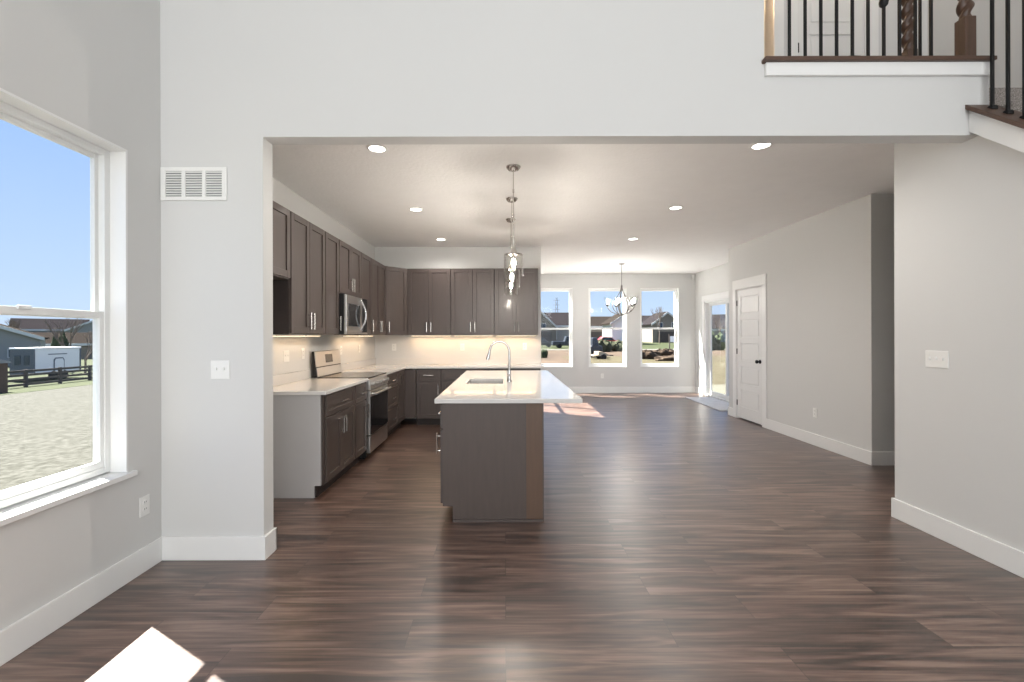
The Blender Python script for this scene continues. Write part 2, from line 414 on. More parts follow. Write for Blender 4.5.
# ------------------------------------------------------------------ windows
def window(n, w_, h, loc, rz, depth=0.16, stool=False, label=None, split=False):
    r = bpy.data.objects.new('window_%d' % n, None); COL.objects.link(r)
    r.location = loc; r.rotation_euler = (0, 0, rz); struct(r, label, 'window')
    t = 0.012; a = w_/2
    lin = MB().box(-a, -a+t, 0, depth, 0.005, h).box(a-t, a, 0, depth, 0.005, h).box(-a+t, a-t, 0, depth, h-t, h)
    if not stool: lin.box(-a+t, a-t, 0, depth, 0, t)
    lin.build('jamb_liner', M['trim'], r)
    if stool: MB().box(-a-0.03, a+0.03, -0.03, 0.0, -0.022, 0.004).box(-a, a, 0.0, depth, -0.0, 0.004).build('sill', M['trim'], r, bev=0.004)
    f = 0.034; y0, y1 = depth-0.07, depth
    fr = MB().box(-a+t, -a+t+f, y0, y1, t, h-t).box(a-t-f, a-t, y0, y1, t, h-t).box(-a+t+f, a-t-f, y0, y1, h-t-f, h-t).box(-a+t+f, a-t-f, y0, y1, t, t+f)
    if split: fr.box(-0.03, 0.03, y0, y1, t+f, h-t-f)
    fr.build('frame', M['vinyl'], r, bev=0.003)
    b0 = t+f; b1 = h-t-f; mid = h*0.487
    spans = [(-a+t+f, a-t-f)] if not split else [(-a+t+f, -0.03), (0.03, a-t-f)]
    for (x0, x1) in spans:
        for nm, (z0, z1), (q0, q1) in (('lower_sash', (b0, mid+0.02), (y0+0.006, y0+0.032)), ('upper_sash', (mid-0.02, b1), (y0+0.034, y0+0.060))):
            s_ = 0.024
            sa = MB().box(x0, x0+s_, q0, q1, z0, z1).box(x1-s_, x1, q0, q1, z0, z1).box(x0+s_, x1-s_, q0, q1, z0, z0+0.036).box(x0+s_, x1-s_, q0, q1, z1-0.036 if nm == 'lower_sash' else z1-s_, z1)
            so_ = sa.build(nm, M['vinyl'], r, bev=0.002)
            MB().box(x0+s_, x1-s_, (q0+q1)/2-0.002, (q0+q1)/2+0.002, z0+0.036, z1-s_).build('glass', M['glass'], so_)
            if nm == 'lower_sash':
                MB().box((x0+x1)/2-0.03, (x0+x1)/2+0.03, q0-0.012, q0, z1-0.012, z1+0.006).build('sash_lock', M['vinyl'], so_, bev=0.003)
    return r
window(1, LW[1]-LW[0], LW[3]-LW[2], (-2.14, (LW[0]+LW[1])/2, LW[2]), PI/2, 0.16, True, 'tall white double-hung window in the left living room wall')
lb = ['dining window beside the kitchen wall end', 'middle dining window behind the chandelier', 'dining window closest to the glass door']
for i, (a, b) in enumerate(FW):
    window(i+2, b-a, 1.92, ((a+b)/2, 10.93, 0.625), 0, 0.15, False, lb[i])
window(5, 1.84, 2.10, (0.0, 9.50, 0.62), PI/2, 0.12, False, 'twin window in the dining nook side wall', split=True)

# sliding glass door
r = bpy.data.objects.new('door_1', None); COL.objects.link(r); r.location = (4.617, 9.485, 0); r.rotation_euler = (0, 0, -PI/2)
struct(r, 'white framed sliding glass door to the patio', 'door')
W2 = 0.915; HD = 2.17
MB().box(-W2-0.095, -W2, -0.018, 0, 0, HD).box(W2, W2+0.095, -0.018, 0, 0, HD).box(-W2-0.11, W2+0.11, -0.022, 0, HD, HD+0.13).build('casing', M['trim'], r, bev=0.002)
MB().box(-W2, -W2+0.04, 0, 0.133, 0, HD).box(W2-0.04, W2, 0, 0.133, 0, HD).box(-W2+0.04, W2-0.04, 0, 0.133, HD-0.04, HD).box(-W2+0.04, W2-0.04, 0.02, 0.133, 0, 0.025).build('frame', M['vinyl'], r, bev=0.002)
for nm, x0, x1, q in (('sliding_panel', -0.03, W2-0.04, 0.045), ('fixed_panel', -W2+0.04, 0.03, 0.085)):
    p = MB().box(x0, x0+0.07, q, q+0.035, 0.025, HD-0.04).box(x1-0.07, x1, q, q+0.035, 0.025, HD-0.04).box(x0+0.07, x1-0.07, q, q+0.035, 0.025, 0.115).box(x0+0.07, x1-0.07, q, q+0.035, HD-0.11, HD-0.04).build(nm, M['vinyl'], r, bev=0.002)
    MB().box(x0+0.07, x1-0.07, q+0.015, q+0.02, 0.115, HD-0.11).build('glass', M['glass'], p)
    if nm == 'sliding_panel': MB().box(x1-0.05, x1-0.02, q-0.03, q, 0.92, 1.14).build('handle', M['vinyl'], p, bev=0.005)

# panelled doors
def panel_door(name, w_, h, loc, rz, casing=True, gap=0.02, hinge_left=True, label=None, lever=False):
    """local: face towards -y, x along the wall, origin at the middle of the opening on the wall face"""
    r = bpy.data.objects.new(name, None); COL.objects.link(r); r.location = loc; r.rotation_euler = (0, 0, rz); struct(r, label, 'door')
    a = w_/2
    if casing:
        MB().box(-a-0.10, -a, -0.018, 0, 0, h).box(a, a+0.10, -0.018, 0, 0, h).box(-a-0.10, a+0.10, -0.022, 0, h, h+0.155).build('casing', M['trim'], r, bev=0.002)
        MB().box(-a, -a+0.012, 0, 0.12, 0, h).box(a-0.012, a, 0, 0.12, 0, h).box(-a+0.012, a-0.012, 0, 0.12, h-0.012, h).build('jamb', M['trim'], r)
    x0, x1, z0, z1 = -a+0.015, a-0.015, gap, h-0.016
    y0 = 0.004; st_ = 0.105
    sl = MB().box(x0, x1, y0+0.012, y0+0.035, z0, z1)
    sl.box(x0, x0+st_, y0, y0+0.013, z0, z1).box(x1-st_, x1, y0, y0+0.013, z0, z1)
    n_ = 5; rails = [0.19]+[0.10]*4+[0.115]; ph = (z1-z0-sum(rails))/n_
    zc = z0
    for i in range(n_+1):
        sl.box(x0+st_, x1-st_, y0, y0+0.013, zc, zc+rails[i]); zc += rails[i]
        if i < n_:
            sl.box(x0+st_+0.02, x1-st_-0.02, y0+0.004, y0+0.013, zc+0.02, zc+ph-0.02); zc += ph
    slab = sl.build('slab', M['doorp'], r, bev=0.004)
    hx = -1 if hinge_left else 1
    for zz in (0.22, h*0.5, h-0.27):
        MB().box(hx*(a-0.018), hx*(a-0.004), -0.008, 0.004, zz, zz+0.09).build('hinge', M['black'], slab, bev=0.002)
    kx = -hx*(a-0.085); kz = 0.98
    k_ = MB().lathe([(0.0, 0.004), (0.030, 0.004), (0.030, -0.004), (0.011, -0.008), (0.011, -0.035)] if lever else [(0.0, 0.004), (0.031, 0.004), (0.031, -0.004), (0.012, -0.009), (0.012, -0.03), (0.024, -0.036), (0.029, -0.05), (0.024, -0.063), (0.0, -0.066)], (kx, 0, kz), 20, 'y')
    if lever: k_.tube([(kx, -0.035, kz), (kx+hx*0.06, -0.038, kz), (kx+hx*0.11, -0.036, kz)], 0.009)
    k_.build('door_knob' if not lever else 'door_lever', M['black'], slab)
    return r
panel_door('door_2', 0.774, 2.15, (3.90, 7.187, 0), -PI/2, label='white five-panel door with black knob in the right wall')
panel_door('door_3', UD[1]-UD[0], 2.08, ((UD[0]+UD[1])/2, 4.20, UP+0.012), 0, label='pale panelled door at the back of the upper hall', lever=True)
# the doorway left of it: warm room with an open door leaf
r = bpy.data.objects.new('door_4', None); COL.objects.link(r); r.location = (2.30, 4.20, UP+0.012); struct(r, 'open doorway with warm light in the upper hall', 'door')
MB().box(-0.30, -0.21, -0.018, 0, 0, 2.08).box(0.21, 0.30, -0.018, 0, 0, 2.08).box(-0.30, 0.30, -0.02, 0, 2.08, 2.2).build('casing', M['trim'], r, bev=0.002)
MB().box(0.166, 0.20, 0.13, 0.80, 0.02, 2.05).build('slab', M['newel'], r, bev=0.003)
MB().lathe([(0.0, 0.0), (0.028, 0.0), (0.028, -0.01), (0.011, -0.014), (0.011, -0.03)], (0.166, 0.72, 0.98), 16, 'x').build('door_lever', M['black'], r)

# ------------------------------------------------------------------ wall plates and vents
def plate_thing(name, label, cat, loc, rz, kind, gangs=1, group=None):
    """faces local -y"""
    t = thing(name, label, cat, loc, rz, group)
    w_ = 0.072+0.046*(gangs-1)
    MB().box(-w_/2, w_/2, -0.006, -0.0003, -0.058, 0.058).build('wall_plate', M['plastic'], t, bev=0.003)
    for g in range(gangs):
        x = (g-(gangs-1)/2)*0.046
        if kind == 'outlet':
            for dz in (-0.02, 0.02):
                rc = MB().lathe([(0.0, -0.0085), (0.0165, -0.0085), (0.0165, -0.004)], (x, 0, dz), 20, 'y').build('receptacle', M['plastic'], t)
                MB().box(x-0.008, x-0.005, -0.0092, -0.0086, dz-0.002, dz+0.008).box(x+0.005, x+0.008, -0.0092, -0.0086, dz-0.001, dz+0.007).build('slot', M['slot'], rc)
        else:
            MB().box(x-0.006, x+0.006, -0.016, -0.005, -0.004, 0.014).build('toggle', M['plastic'], t, bev=0.002)
    return t
R = PI/2
plate_thing('light_switch', 'white double toggle switch plate on wall left of the kitchen opening', 'light switch', (-1.770, 2.80, 1.18), 0, 'switch', 2)
plate_thing('light_switch', 'white triple toggle switch plate on the right wall below the stair', 'light switch', (STX, 3.082, 1.218), -R, 'switch', 3)
plate_thing('electrical_outlet', 'white outlet low on the left wall under the large window', 'outlet', (-2.14, 2.665, 0.385), R, 'outlet')
plate_thing('electrical_outlet', 'white outlet low on the right wall near the white panelled door', 'outlet', (3.90, 5.66, 0.41), -R, 'outlet')
plate_thing('electrical_outlet', 'white outlet on the far dining wall below the middle window', 'outlet', (2.36, 10.93, 0.41), 0, 'outlet')
plate_thing('light_switch', 'white switch plate at the near end of the kitchen left backsplash', 'light switch', (-2.19, 4.50, 1.19), R, 'switch', 2)
plate_thing('electrical_outlet', 'white outlet on kitchen left wall just before the range', 'outlet', (-2.19, 4.87, 1.20), R, 'outlet')
plate_thing('electrical_outlet', 'white outlet on kitchen left wall just beyond the range', 'outlet', (-2.19, 6.0, 1.20), R, 'outlet')
plate_thing('electrical_outlet', 'white outlet on kitchen left wall nearest the back corner', 'outlet', (-2.19, 6.75, 1.20), R, 'outlet')
plate_thing('electrical_outlet', 'white outlet on backsplash under the diagonal corner cabinet', 'outlet', (-1.87, 7.58, 1.20), 0, 'outlet')
plate_thing('electrical_outlet', 'white outlet on backsplash under the middle back cabinets', 'outlet', (-0.72, 7.58, 1.20), 0, 'outlet')
plate_thing('electrical_outlet', 'white outlet on backsplash at its right end near dining windows', 'outlet', (0.33, 7.58, 1.21), 0, 'outlet')
# return-air vent
t = thing('air_vent', 'white return air grille high on the wall left of kitchen opening', 'vent', (-1.93, 2.80, 2.335))
vw, vh = 0.205, 0.103
fm = MB().box(-vw, vw, -0.010, -0.0003, vh-0.024, vh).box(-vw, vw, -0.010, -0.0003, -vh, -vh+0.024)
for x in (-vw, vw-0.03, -0.075, 0.052): fm.box(x, x+(0.03 if abs(x) > .1 else 0.023), -0.010, -0.0003, -vh+0.024, vh-0.024)
fm.build('frame', M['plastic'], t, bev=0.002)
MB().box(-vw+0.02, vw-0.02, -0.0016, -0.0004, -vh+0.02, vh-0.02).build('backing', M['ventdark'], t)
lv = MB()
for i in range(10):
    z = -vh+0.03+i*0.0155
    lv.prism([(-0.008, z), (-0.002, z+0.010), (-0.0018, z+0.0115), (-0.008, z+0.002)], 'x', -vw+0.02, vw-0.02)
lv.build('louver_blades', M['plastic'], t)
t = thing('motion_sensor', 'small white motion sensor high in the far dining corner', 'sensor', (4.56, 10.93, 2.80))
MB().box(-0.03, 0.03, -0.045, -0.0005, -0.05, 0.05).build('housing', M['plastic'], t, bev=0.012)
MB().box(-0.02, 0.02, -0.049, -0.044, -0.036, 0.0).build('lens', M['vinyl'], t, bev=0.004)
# ------------------------------------------------------------------ floor mat
t = tag(MB().prism([(3.93, 8.25), (4.585, 8.25), (4.585, 10.02), (4.0, 10.02)], 'z', 0.0006, 0.014).build('floor_mat', M['mat'], bev=0.003), 'pale grey mat lying on the floor before the sliding glass door', 'mat')

# ------------------------------------------------------------------ kitchen cabinets
G = 0.002
def shaker(x0, x1, z0, z1, y=-0.021, fr=0.058):
    """shaker front on local plane y..0"""
    x0 += G; x1 -= G; z0 += G; z1 -= G
    f = min(fr, (z1-z0)*0.28, (x1-x0)*0.28)
    m = MB().box(x0, x0+f, y, -0.001, z0, z1).box(x1-f, x1, y, -0.001, z0, z1).box(x0+f, x1-f, y, -0.001, z0, z0+f).box(x0+f, x1-f, y, -0.001, z1-f, z1)
    return m.box(x0+f, x1-f, y+0.011, -0.001, z0+f, z1-f)
def pull(x, z, vertical=True, y=-0.021, L_=0.155):
    m = MB(); h = L_/2; yy = y-0.030
    if vertical:
        m.tube([(x, yy, z-h), (x, yy, z+h)], 0.007, 10)
        for d in (-0.055, 0.055): m.tube([(x, y, z+d), (x, yy, z+d)], 0.005, 8)
    else:
        m.tube([(x-h, yy, z), (x+h, yy, z)], 0.007, 10)
        for d in (-0.055, 0.055): m.tube([(x+d, y, z), (x+d, yy, z)], 0.005, 8)
    return m
def door_front(t, x0, x1, z0, z1, hside, hz):
    d = shaker(x0, x1, z0, z1).build('door', M['cab'], t, bev=0.0015, seg=1)
    if hside: pull((x1-0.035) if hside > 0 else (x0+0.035), hz).build('handle', M['nickel'], d)
def drawer_front(t, x0, x1, z0, z1):
    d = shaker(x0, x1, z0, z1, fr=0.04).build('drawer', M['cab'], t, bev=0.0015, seg=1)
    pull((x0+x1)/2, (z0+z1)/2, False).build('handle', M['nickel'], d)
def base_cab(label, w_, loc, rz, fronts, depth=0.606, h=0.884, end=None):
    t = thing('base_cabinet', label, 'cabinet', loc, rz, None)
    MB().box(0, w_, 0, depth, 0.105, h).build('body', M['cab'], t, bev=0.001, seg=1)
    MB().box(0, w_, 0.06, depth, 0.0, 0.105).build('toe_kick', M['toe'], t)
    for f in fronts:
        if f[0] == 'door': door_front(t, f[1], f[2], f[3], f[4], f[5], f[4]-0.12)
        else: drawer_front(t, f[1], f[2], f[3], f[4])
    return t
def wall_cab(label, w_, loc, rz, doors, h, depth=0.33, name='wall_cabinet'):
    t = thing(name, label, 'cabinet', loc, rz)
    MB().box(0, w_, 0, depth, 0, h).build('body', M['cab'], t, bev=0.001, seg=1)
    n_ = doors; dw = w_/n_
    for i in range(n_):
        hs = (1 if i == 0 else -1) if n_ == 2 else 1
        door_front(t, i*dw+0.006*(i == 0), (i+1)*dw-0.006*(i == n_-1), 0.008, h-0.008, hs, 0.125)
    return t
ZB, ZT = 1.405, 2.475
D0, D1 = 0.725, 0.865      # drawer zone
KX = -1.563                # left base face
# left run, base (rz = +90deg: local x -> +Y, local -y -> +X)
bc = base_cab('left base cabinet with wide drawer over two doors, at the pale end panel', 0.762, (KX, 3.872, 0), R,
         [('drawer', 0.02, 0.75, 0.69, 0.872), ('door', 0.02, 0.385, 0.118, 0.68, 1), ('door', 0.385, 0.75, 0.118, 0.68, -1)])
MB().prism([(KX, 0.105), (KX, 0.884), (-2.188, 0.884), (-2.188, 0.0), (KX-0.06, 0.0), (KX-0.06, 0.105)], 'y', 3.850, 3.8715)
ep = MB().prism([(0.02, 0.105), (0.02, 0.884), (0.625, 0.884), (0.625, 0.0), (0.075, 0.0), (0.075, 0.105)], 'x', -0.018, -0.0005).build('end_panel', M['skin'], bc)
ep['label'] = 'pale grey end panel'
base_cab('narrow base cabinet with one drawer and one door left of the range', 0.381, (KX, 4.636, 0), R,
         [('drawer', 0.008, 0.375, 0.69, 0.872), ('door', 0.008, 0.375, 0.118, 0.68, 1)])
base_cab('base cabinet with three stacked drawers right of the range', 0.70, (KX, 5.808, 0), R,
         [('drawer', 0.01, 0.69, 0.69, 0.872), ('drawer', 0.01, 0.69, 0.41, 0.68), ('drawer', 0.01, 0.69, 0.118, 0.40)])
t = thing('base_cabinet', 'corner base cabinet with folding doors where the kitchen runs meet', 'cabinet', (KX, 6.51, 0), R)
MB().box(0, 1.066, 0, 0.606, 0.105, 0.884).build('body', M['cab'], t, bev=0.001, seg=1)
MB().box(0, 0.46, 0.06, 0.608, 0.0, 0.105).build('toe_kick', M['toe'], t)
door_front(t, 0.01, 0.43, 0.118, 0.872, -1, 0.76)
d = MB().box(0.44, 0.461, -0.183, -0.004, 0.12, 0.872).build('door', M['cab'], t, bev=0.0015, seg=1)
FB = 6.97
def bb(label, x0, x1, fr): return base_cab(label, x1-x0, (x0, FB, 0), 0, fr, 0.606)
bb('back base cabinet with one drawer over one door beside the corner', -1.375, -0.99, [('drawer', 0.008, 0.377, 0.69, 0.872), ('door', 0.008, 0.377, 0.118, 0.68, 1)])
bb('back base cabinet behind the island sink, drawer over two doors', -0.988, -0.226, [('drawer', 0.008, 0.754, 0.69, 0.872), ('door', 0.008, 0.381, 0.118, 0.68, 1), ('door', 0.381, 0.754, 0.118, 0.68, -1)])
bb('last back base cabinet at the wall end, mostly hidden by the island', -0.224, 0.55, [('drawer', 0.008, 0.766, 0.69, 0.872), ('door', 0.008, 0.387, 0.118, 0.68, 1), ('door', 0.387, 0.766, 0.118, 0.68, -1)])
# left run, upper
UX = -1.858; UH = ZT-ZB
wall_cab('short upper cabinet over the empty refrigerator space', 0.93, (UX, 2.935, 1.875), R, 2, ZT-1.875)
MB().box(-2.188, -1.86, 3.866, 3.884, ZB, 1.875)
c1 = wall_cab('tall two-door upper cabinet beside the refrigerator space', 0.742, (UX, 3.868, ZB), R, 2, UH)
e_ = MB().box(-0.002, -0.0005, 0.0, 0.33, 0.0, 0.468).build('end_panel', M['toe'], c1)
wall_cab('tall single-door upper cabinet just left of the microwave', 0.381, (UX, 4.612, ZB), R, 1, UH)
wall_cab('short two-door upper cabinet above the microwave', 0.762, (UX, 4.995, 1.868), R, 2, ZT-1.868)
wall_cab('tall single-door upper cabinet just right of the microwave', 0.455, (UX, 5.759, ZB), R, 1, UH)
wall_cab('tall two-door upper cabinet between the microwave and the corner', 0.752, (UX, 6.216, ZB), R, 2, UH)
# diagonal corner upper
t = thing('wall_cabinet', 'diagonal corner upper cabinet with a single angled door', 'cabinet', (0, 0, 0))
a0, a1 = Vector((UX, 6.97)), Vector((-1.578, 7.25))
MB().prism([(-2.188, 6.97), tuple(a0), tuple(a1), (-1.578, 7.578), (-2.188, 7.578)], 'z', ZB, ZT).build('body', M['cab'], t)
ang = math.atan2(a1.y-a0.y, a1.x-a0.x); wd = (a1-a0).length
d = shaker(0.006, wd-0.006, 0.008, UH-0.008).build('door', M['cab'], t, bev=0.0015, seg=1)
d.location = (a0.x, a0.y, ZB); d.rotation_euler = (0, 0, ang)
pull(0.045, 0.125).build('handle', M['nickel'], d)
bw = 0.7025
for i, l in enumerate(['back two-door upper cabinet next to the diagonal corner cabinet', 'middle two-door upper cabinet on the back kitchen wall', 'back two-door upper cabinet at the wall end behind the pendants']):
    wall_cab(l, bw-0.002, (-1.572+i*bw, 7.25, ZB), 0, 2, UH, 0.328)

# countertops
CT0, CT1 = 0.885, 0.918
t = thing('countertop', 'white quartz countertop left of the range with short backsplash', 'countertop')
MB().box(-2.188, -1.528, 3.835, 5.025, CT0, CT1).build('slab', M['quartz'], t, bev=0.004)
MB().box(-2.188, -2.168, 3.835, 5.025, CT1, CT1+0.10).build('backsplash', M['quartz'], t, bev=0.002)
t = thing('countertop', 'L-shaped white quartz countertop along the back kitchen wall', 'countertop')
MB().prism([(-2.188, 5.806), (-1.528, 5.806), (-1.528, 6.925), (0.60, 6.925), (0.60, 7.578), (-2.188, 7.578)], 'z', CT0, CT1).build('slab', M['quartz'], t, bev=0.004)
MB().box(-2.188, -2.168, 5.806, 7.558, CT1, CT1+0.10).box(-2.188, 0.60, 7.558, 7.578, CT1, CT1+0.10).build('backsplash', M['quartz'], t, bev=0.002)

# under-cabinet lights
def strip(label, loc, rz, L_, power):
    t = thing('under_cabinet_light', label, 'light', loc, rz, None)
    MB().box(-L_/2, L_/2, -0.025, 0.025, -0.016, -0.001).build('housing', M['plastic'], t, bev=0.002)
    MB().box(-L_/2+0.01, L_/2-0.01, -0.018, 0.018, -0.018, -0.0162).build('diffuser', M['led'], t)
    area('strip_lamp', (0, 0, -0.022), (0, 0, -1), L_-0.02, 0.03, power, (1.0, 0.60, 0.30), t)
for l, yy, L_, p in (('slim warm strip light under the two-door cabinet by refrigerator space', 4.24, 0.70, 0.6), ('slim warm strip light under the single-door cabinet before the microwave', 4.80, 0.36, 0.35),
                  ('slim warm strip light under the single-door cabinet after the microwave', 5.98, 0.42, 0.5), ('slim warm strip light under the left cabinet nearest the corner', 6.59, 0.72, 0.9)):
    strip(l, (-2.06, yy, ZB), R, L_, p)
for i, l in enumerate(['slim warm strip light under the back cabinet next to the corner', 'slim warm strip light under the middle back cabinet', 'slim warm strip light under the back cabinet at the wall end']):
    strip(l, (-1.572+(i+.5)*bw, 7.45, ZB), 0, 0.66, 1.5)
# ------------------------------------------------------------------ range
t = thing('kitchen_range', 'stainless steel electric range between the left base cabinets', 'range', (-1.556, 5.032, 0), R)
rw = 0.765
MB().box(0, rw, 0, 0.605, 0.03, 0.905).box(0.03, rw-0.03, 0.03, 0.58, 0, 0.03).build('body', M['black'], t, bev=0.002)
MB().box(0.002, rw-0.002, -0.03, 0.545, 0.9055, 0.924).build('cooktop', M['blackglass'], t, bev=0.004)
dr = MB().box(0.008, rw-0.008, -0.045, -0.001, 0.275, 0.775).build('oven_door', M['steel'], t, bev=0.004)
MB().box(0.014, rw-0.014, -0.048, -0.0445, 0.282, 0.705).build('door_window', M['blackglass'], dr)
hb = MB().tube([(0.06, -0.095, 0.735), (rw-0.06, -0.095, 0.735)], 0.013, 14)
for x in (0.09, rw-0.09): hb.tube([(x, -0.045, 0.735), (x, -0.095, 0.735)], 0.010, 10)
hb.build('handle', M['steel'], dr)
MB().prism([(-0.05, 0.785), (-0.001, 0.785), (-0.001, 0.905), (-0.032, 0.905)], 'x', 0.004, rw-0.004).build('control_panel', M['steel'], t, bev=0.003)
for i in range(5):
    x = 0.09+i*(rw-0.18)/4
    MB().lathe([(0.026, -0.040), (0.026, -0.048), (0.021, -0.052), (0.019, -0.082), (0.0, -0.083)], (x, 0, 0.845), 18, 'y').build('knob', M['steel'], t)
MB().box(0.008, rw-0.008, -0.042, -0.001, 0.075, 0.262).build('bottom_drawer', M['steel'], t, bev=0.004)
bgd = MB().prism([(0.55, 0.925), (0.605, 0.925), (0.605, 1.215), (0.582, 1.215)], 'x', 0.0, rw).build('backguard', M['black'], t, bev=0.003)
def slant(x0, x1, u0, u1, off, m_, nm, par):
    A = Vector((0.55, 0.925)); B = Vector((0.582, 1.215)); nrm = Vector((-(B-A).y, (B-A).x)).normalized()
    p = [A+(B-A)*u0, A+(B-A)*u1]
    pl = [tuple(p[0]+nrm*off), tuple(p[0]+nrm*0.0005), tuple(p[1]+nrm*0.0005), tuple(p[1]+nrm*off)]
    return MB().prism(pl, 'x', x0, x1).build(nm, m_, par, bev=0.001)
slant(0.004, rw-0.004, 0.40, 0.99, 0.010, M['steel'], 'backguard_face', bgd)
slant(0.02, rw-0.004, 0.02, 0.36, 0.006, M['steel'], 'lower_face', bgd)
slant(rw*0.36, rw*0.64, 0.52, 0.86, 0.012, M['blackglass'], 'display', bgd)
# ------------------------------------------------------------------ microwave
t = thing('microwave', 'stainless steel microwave mounted over the range', 'microwave', (-1.79, 4.998, 1.412), R)
mw, mh = 0.756, 0.45
MB().box(0, mw, 0, 0.397, 0, mh).build('body', M['black'], t, bev=0.002)
md = MB().box(0.002, 0.56, -0.028, -0.001, 0.02, 0.44).build('door', M['steel'], t, bev=0.004)
MB().box(0.07, 0.47, -0.030, -0.0275, 0.09, 0.345).build('door_window', M['blackglass'], md)
hp = [(0.515+0.0*k, -0.028-0.062*math.sin(PI*k/12), 0.05+0.36*k/12) for k in range(13)]
MB().tube(hp, 0.011, 12).build('handle', M['chrome'], md)
MB().box(0.564, mw-0.002, -0.028, -0.001, 0.02, 0.44).build('control_panel', M['blackglass'], t, bev=0.004)
MB().box(0.564, mw-0.002, -0.030, -0.001, 0.002, 0.018).box(0.002, 0.56, -0.030, -0.001, 0.002, 0.018).build('bottom_vent', M['steel'], t, bev=0.001)
# ------------------------------------------------------------------ island
t = thing('kitchen_island', 'dark stained kitchen island with brown end panel under the white top', 'island', (0, 0, 0))
IY0, IY1 = 3.372, 6.07
ib = MB()
for ya, yb, zt in ((IY0+0.004, 4.41, 0.884), (4.41, 4.98, 0.70), (4.98, IY1, 0.884)):
    ib.prism([(-0.467, 0.115), (-0.467, zt), (0.150, zt), (0.150, 0.0), (-0.393, 0.0), (-0.393, 0.115)], 'y', ya, yb)
ib.build('body', M['cab'], t)
ep = MB().prism([(-0.467, 0.115), (-0.467, 0.884), (0.146, 0.884), (0.146, 0.0), (-0.393, 0.0), (-0.393, 0.115)], 'y', IY0-0.012, IY0+0.004).build('end_panel', M['panelbrown'], t)
MB().box(0.151, 0.285, IY0-0.006, IY1, 0.0, 0.884).build('back_panel', M['panelwarm'], t)
MB().box(0.146, 0.156, IY0-0.014, IY0-0.002, 0.0, 0.884).box(0.278, 0.287, IY0-0.010, IY0-0.002, 0.0, 0.884).build('corner_trim', M['cab'], t)
MB().box(-0.393, 0.287, IY0-0.022, IY0-0.0125, 0.0, 0.018).build('shoe_molding', M['cab'], t)
x = IY0+0.01
wds = [0.45, 0.60, 0.76, 0.45, 0.42]
for i, wd in enumerate(wds):
    fr = bpy.data.objects.new('dummy', None)
    def place(ob): ob.location = (-0.4675, x+wd, 0); ob.rotation_euler = (0, 0, -R)
    if i != 1:
        d = shaker(0.004, wd-0.004, 0.69, 0.872, fr=0.04).build('drawer', M['cab'], t, bev=0.0015, seg=1); place(d)
        if i != 2: pull(wd/2, 0.78, False).build('handle', M['nickel'], d)
        d = shaker(0.004, wd-0.004, 0.125, 0.68).build('door', M['cab'], t, bev=0.0015, seg=1); place(d)
        pull(wd-0.04, 0.57).build('handle', M['nickel'], d)
    else:
        d = MB().box(0.004, wd-0.004, -0.022, -0.001, 0.125, 0.872).build('dishwasher_door', M['steel'], t, bev=0.004); place(d)
        MB().tube([(0.06, -0.06, 0.80), (wd-0.06, -0.06, 0.80)], 0.011, 12).tube([(0.08, -0.02, 0.80), (0.08, -0.06, 0.80)], 0.008, 8).tube([(wd-0.08, -0.02, 0.80), (wd-0.08, -0.06, 0.80)], 0.008, 8).build('handle', M['steel'], d)
    bpy.data.objects.remove(fr)
    x += wd
# island top with sink cut-out
SX0, SX1, SY0, SY1 = -0.385, -0.02, 4.42, 4.97
t = thing('countertop', 'white quartz island countertop with overhang and undermount sink cut-out', 'countertop')
cb = MB()
us = [-0.525, SX0, SX1, 0.575]; vs = [3.335, SY0, SY1, 6.10]
# one continuous slab: top and bottom grids with the middle cell open
V = []; F = []
for zz in (CT0, CT1):
    for v_ in vs:
        for u_ in us: V.append((u_, v_, zz))
idx = lambda l, j, i: l*16+j*4+i
for j in range(3):
    for i in range(3):
        if i == 1 and j == 1: continue
        F.append((idx(1, j, i), idx(1, j, i+1), idx(1, j+1, i+1), idx(1, j+1, i)))
        F.append((idx(0, j, i), idx(0, j+1, i), idx(0, j+1, i+1), idx(0, j, i+1)))
for i in range(3):
    F.append((idx(0, 0, i), idx(0, 0, i+1), idx(1, 0, i+1), idx(1, 0, i))); F.append((idx(0, 3, i+1), idx(0, 3, i), idx(1, 3, i), idx(1, 3, i+1)))
    F.append((idx(0, i+1, 0), idx(0, i, 0), idx(1, i, 0), idx(1, i+1, 0))); F.append((idx(0, i, 3), idx(0, i+1, 3), idx(1, i+1, 3), idx(1, i, 3)))
F.append((idx(0, 1, 2), idx(0, 1, 1), idx(1, 1, 1), idx(1, 1, 2))); F.append((idx(0, 2, 1), idx(0, 2, 2), idx(1, 2, 2), idx(1, 2, 1)))
F.append((idx(0, 1, 1), idx(0, 2, 1), idx(1, 2, 1), idx(1, 1, 1))); F.append((idx(0, 2, 2), idx(0, 1, 2), idx(1, 1, 2), idx(1, 2, 2)))
cb.add(V, F)
cb.build('slab', M['quartz'], t, bev=0.004)
t = thing('kitchen_sink', 'stainless steel undermount sink set in the island countertop', 'sink', (0, 0, 0))
b0 = CT0-0.17; q = 0.003
bs = MB().box(SX0-q, SX0, SY0-q, SY1+q, b0, CT0-0.001).box(SX1, SX1+q, SY0-q, SY1+q, b0, CT0-0.001).box(SX0, SX1, SY0-q, SY0, b0, CT0-0.001).box(SX0, SX1, SY1, SY1+q, b0, CT0-0.001).box(SX0-q, SX1+q, SY0-q, SY1+q, b0-q, b0)
bs.build('basin', M['steel'], t)
MB().lathe([(0.0, 0.004), (0.02, 0.004), (0.045, 0.002), (0.045, 0.0)], ((SX0+SX1)/2, (SY0+SY1)/2, b0+0.0005), 20).build('drain', M['chrome'], t)
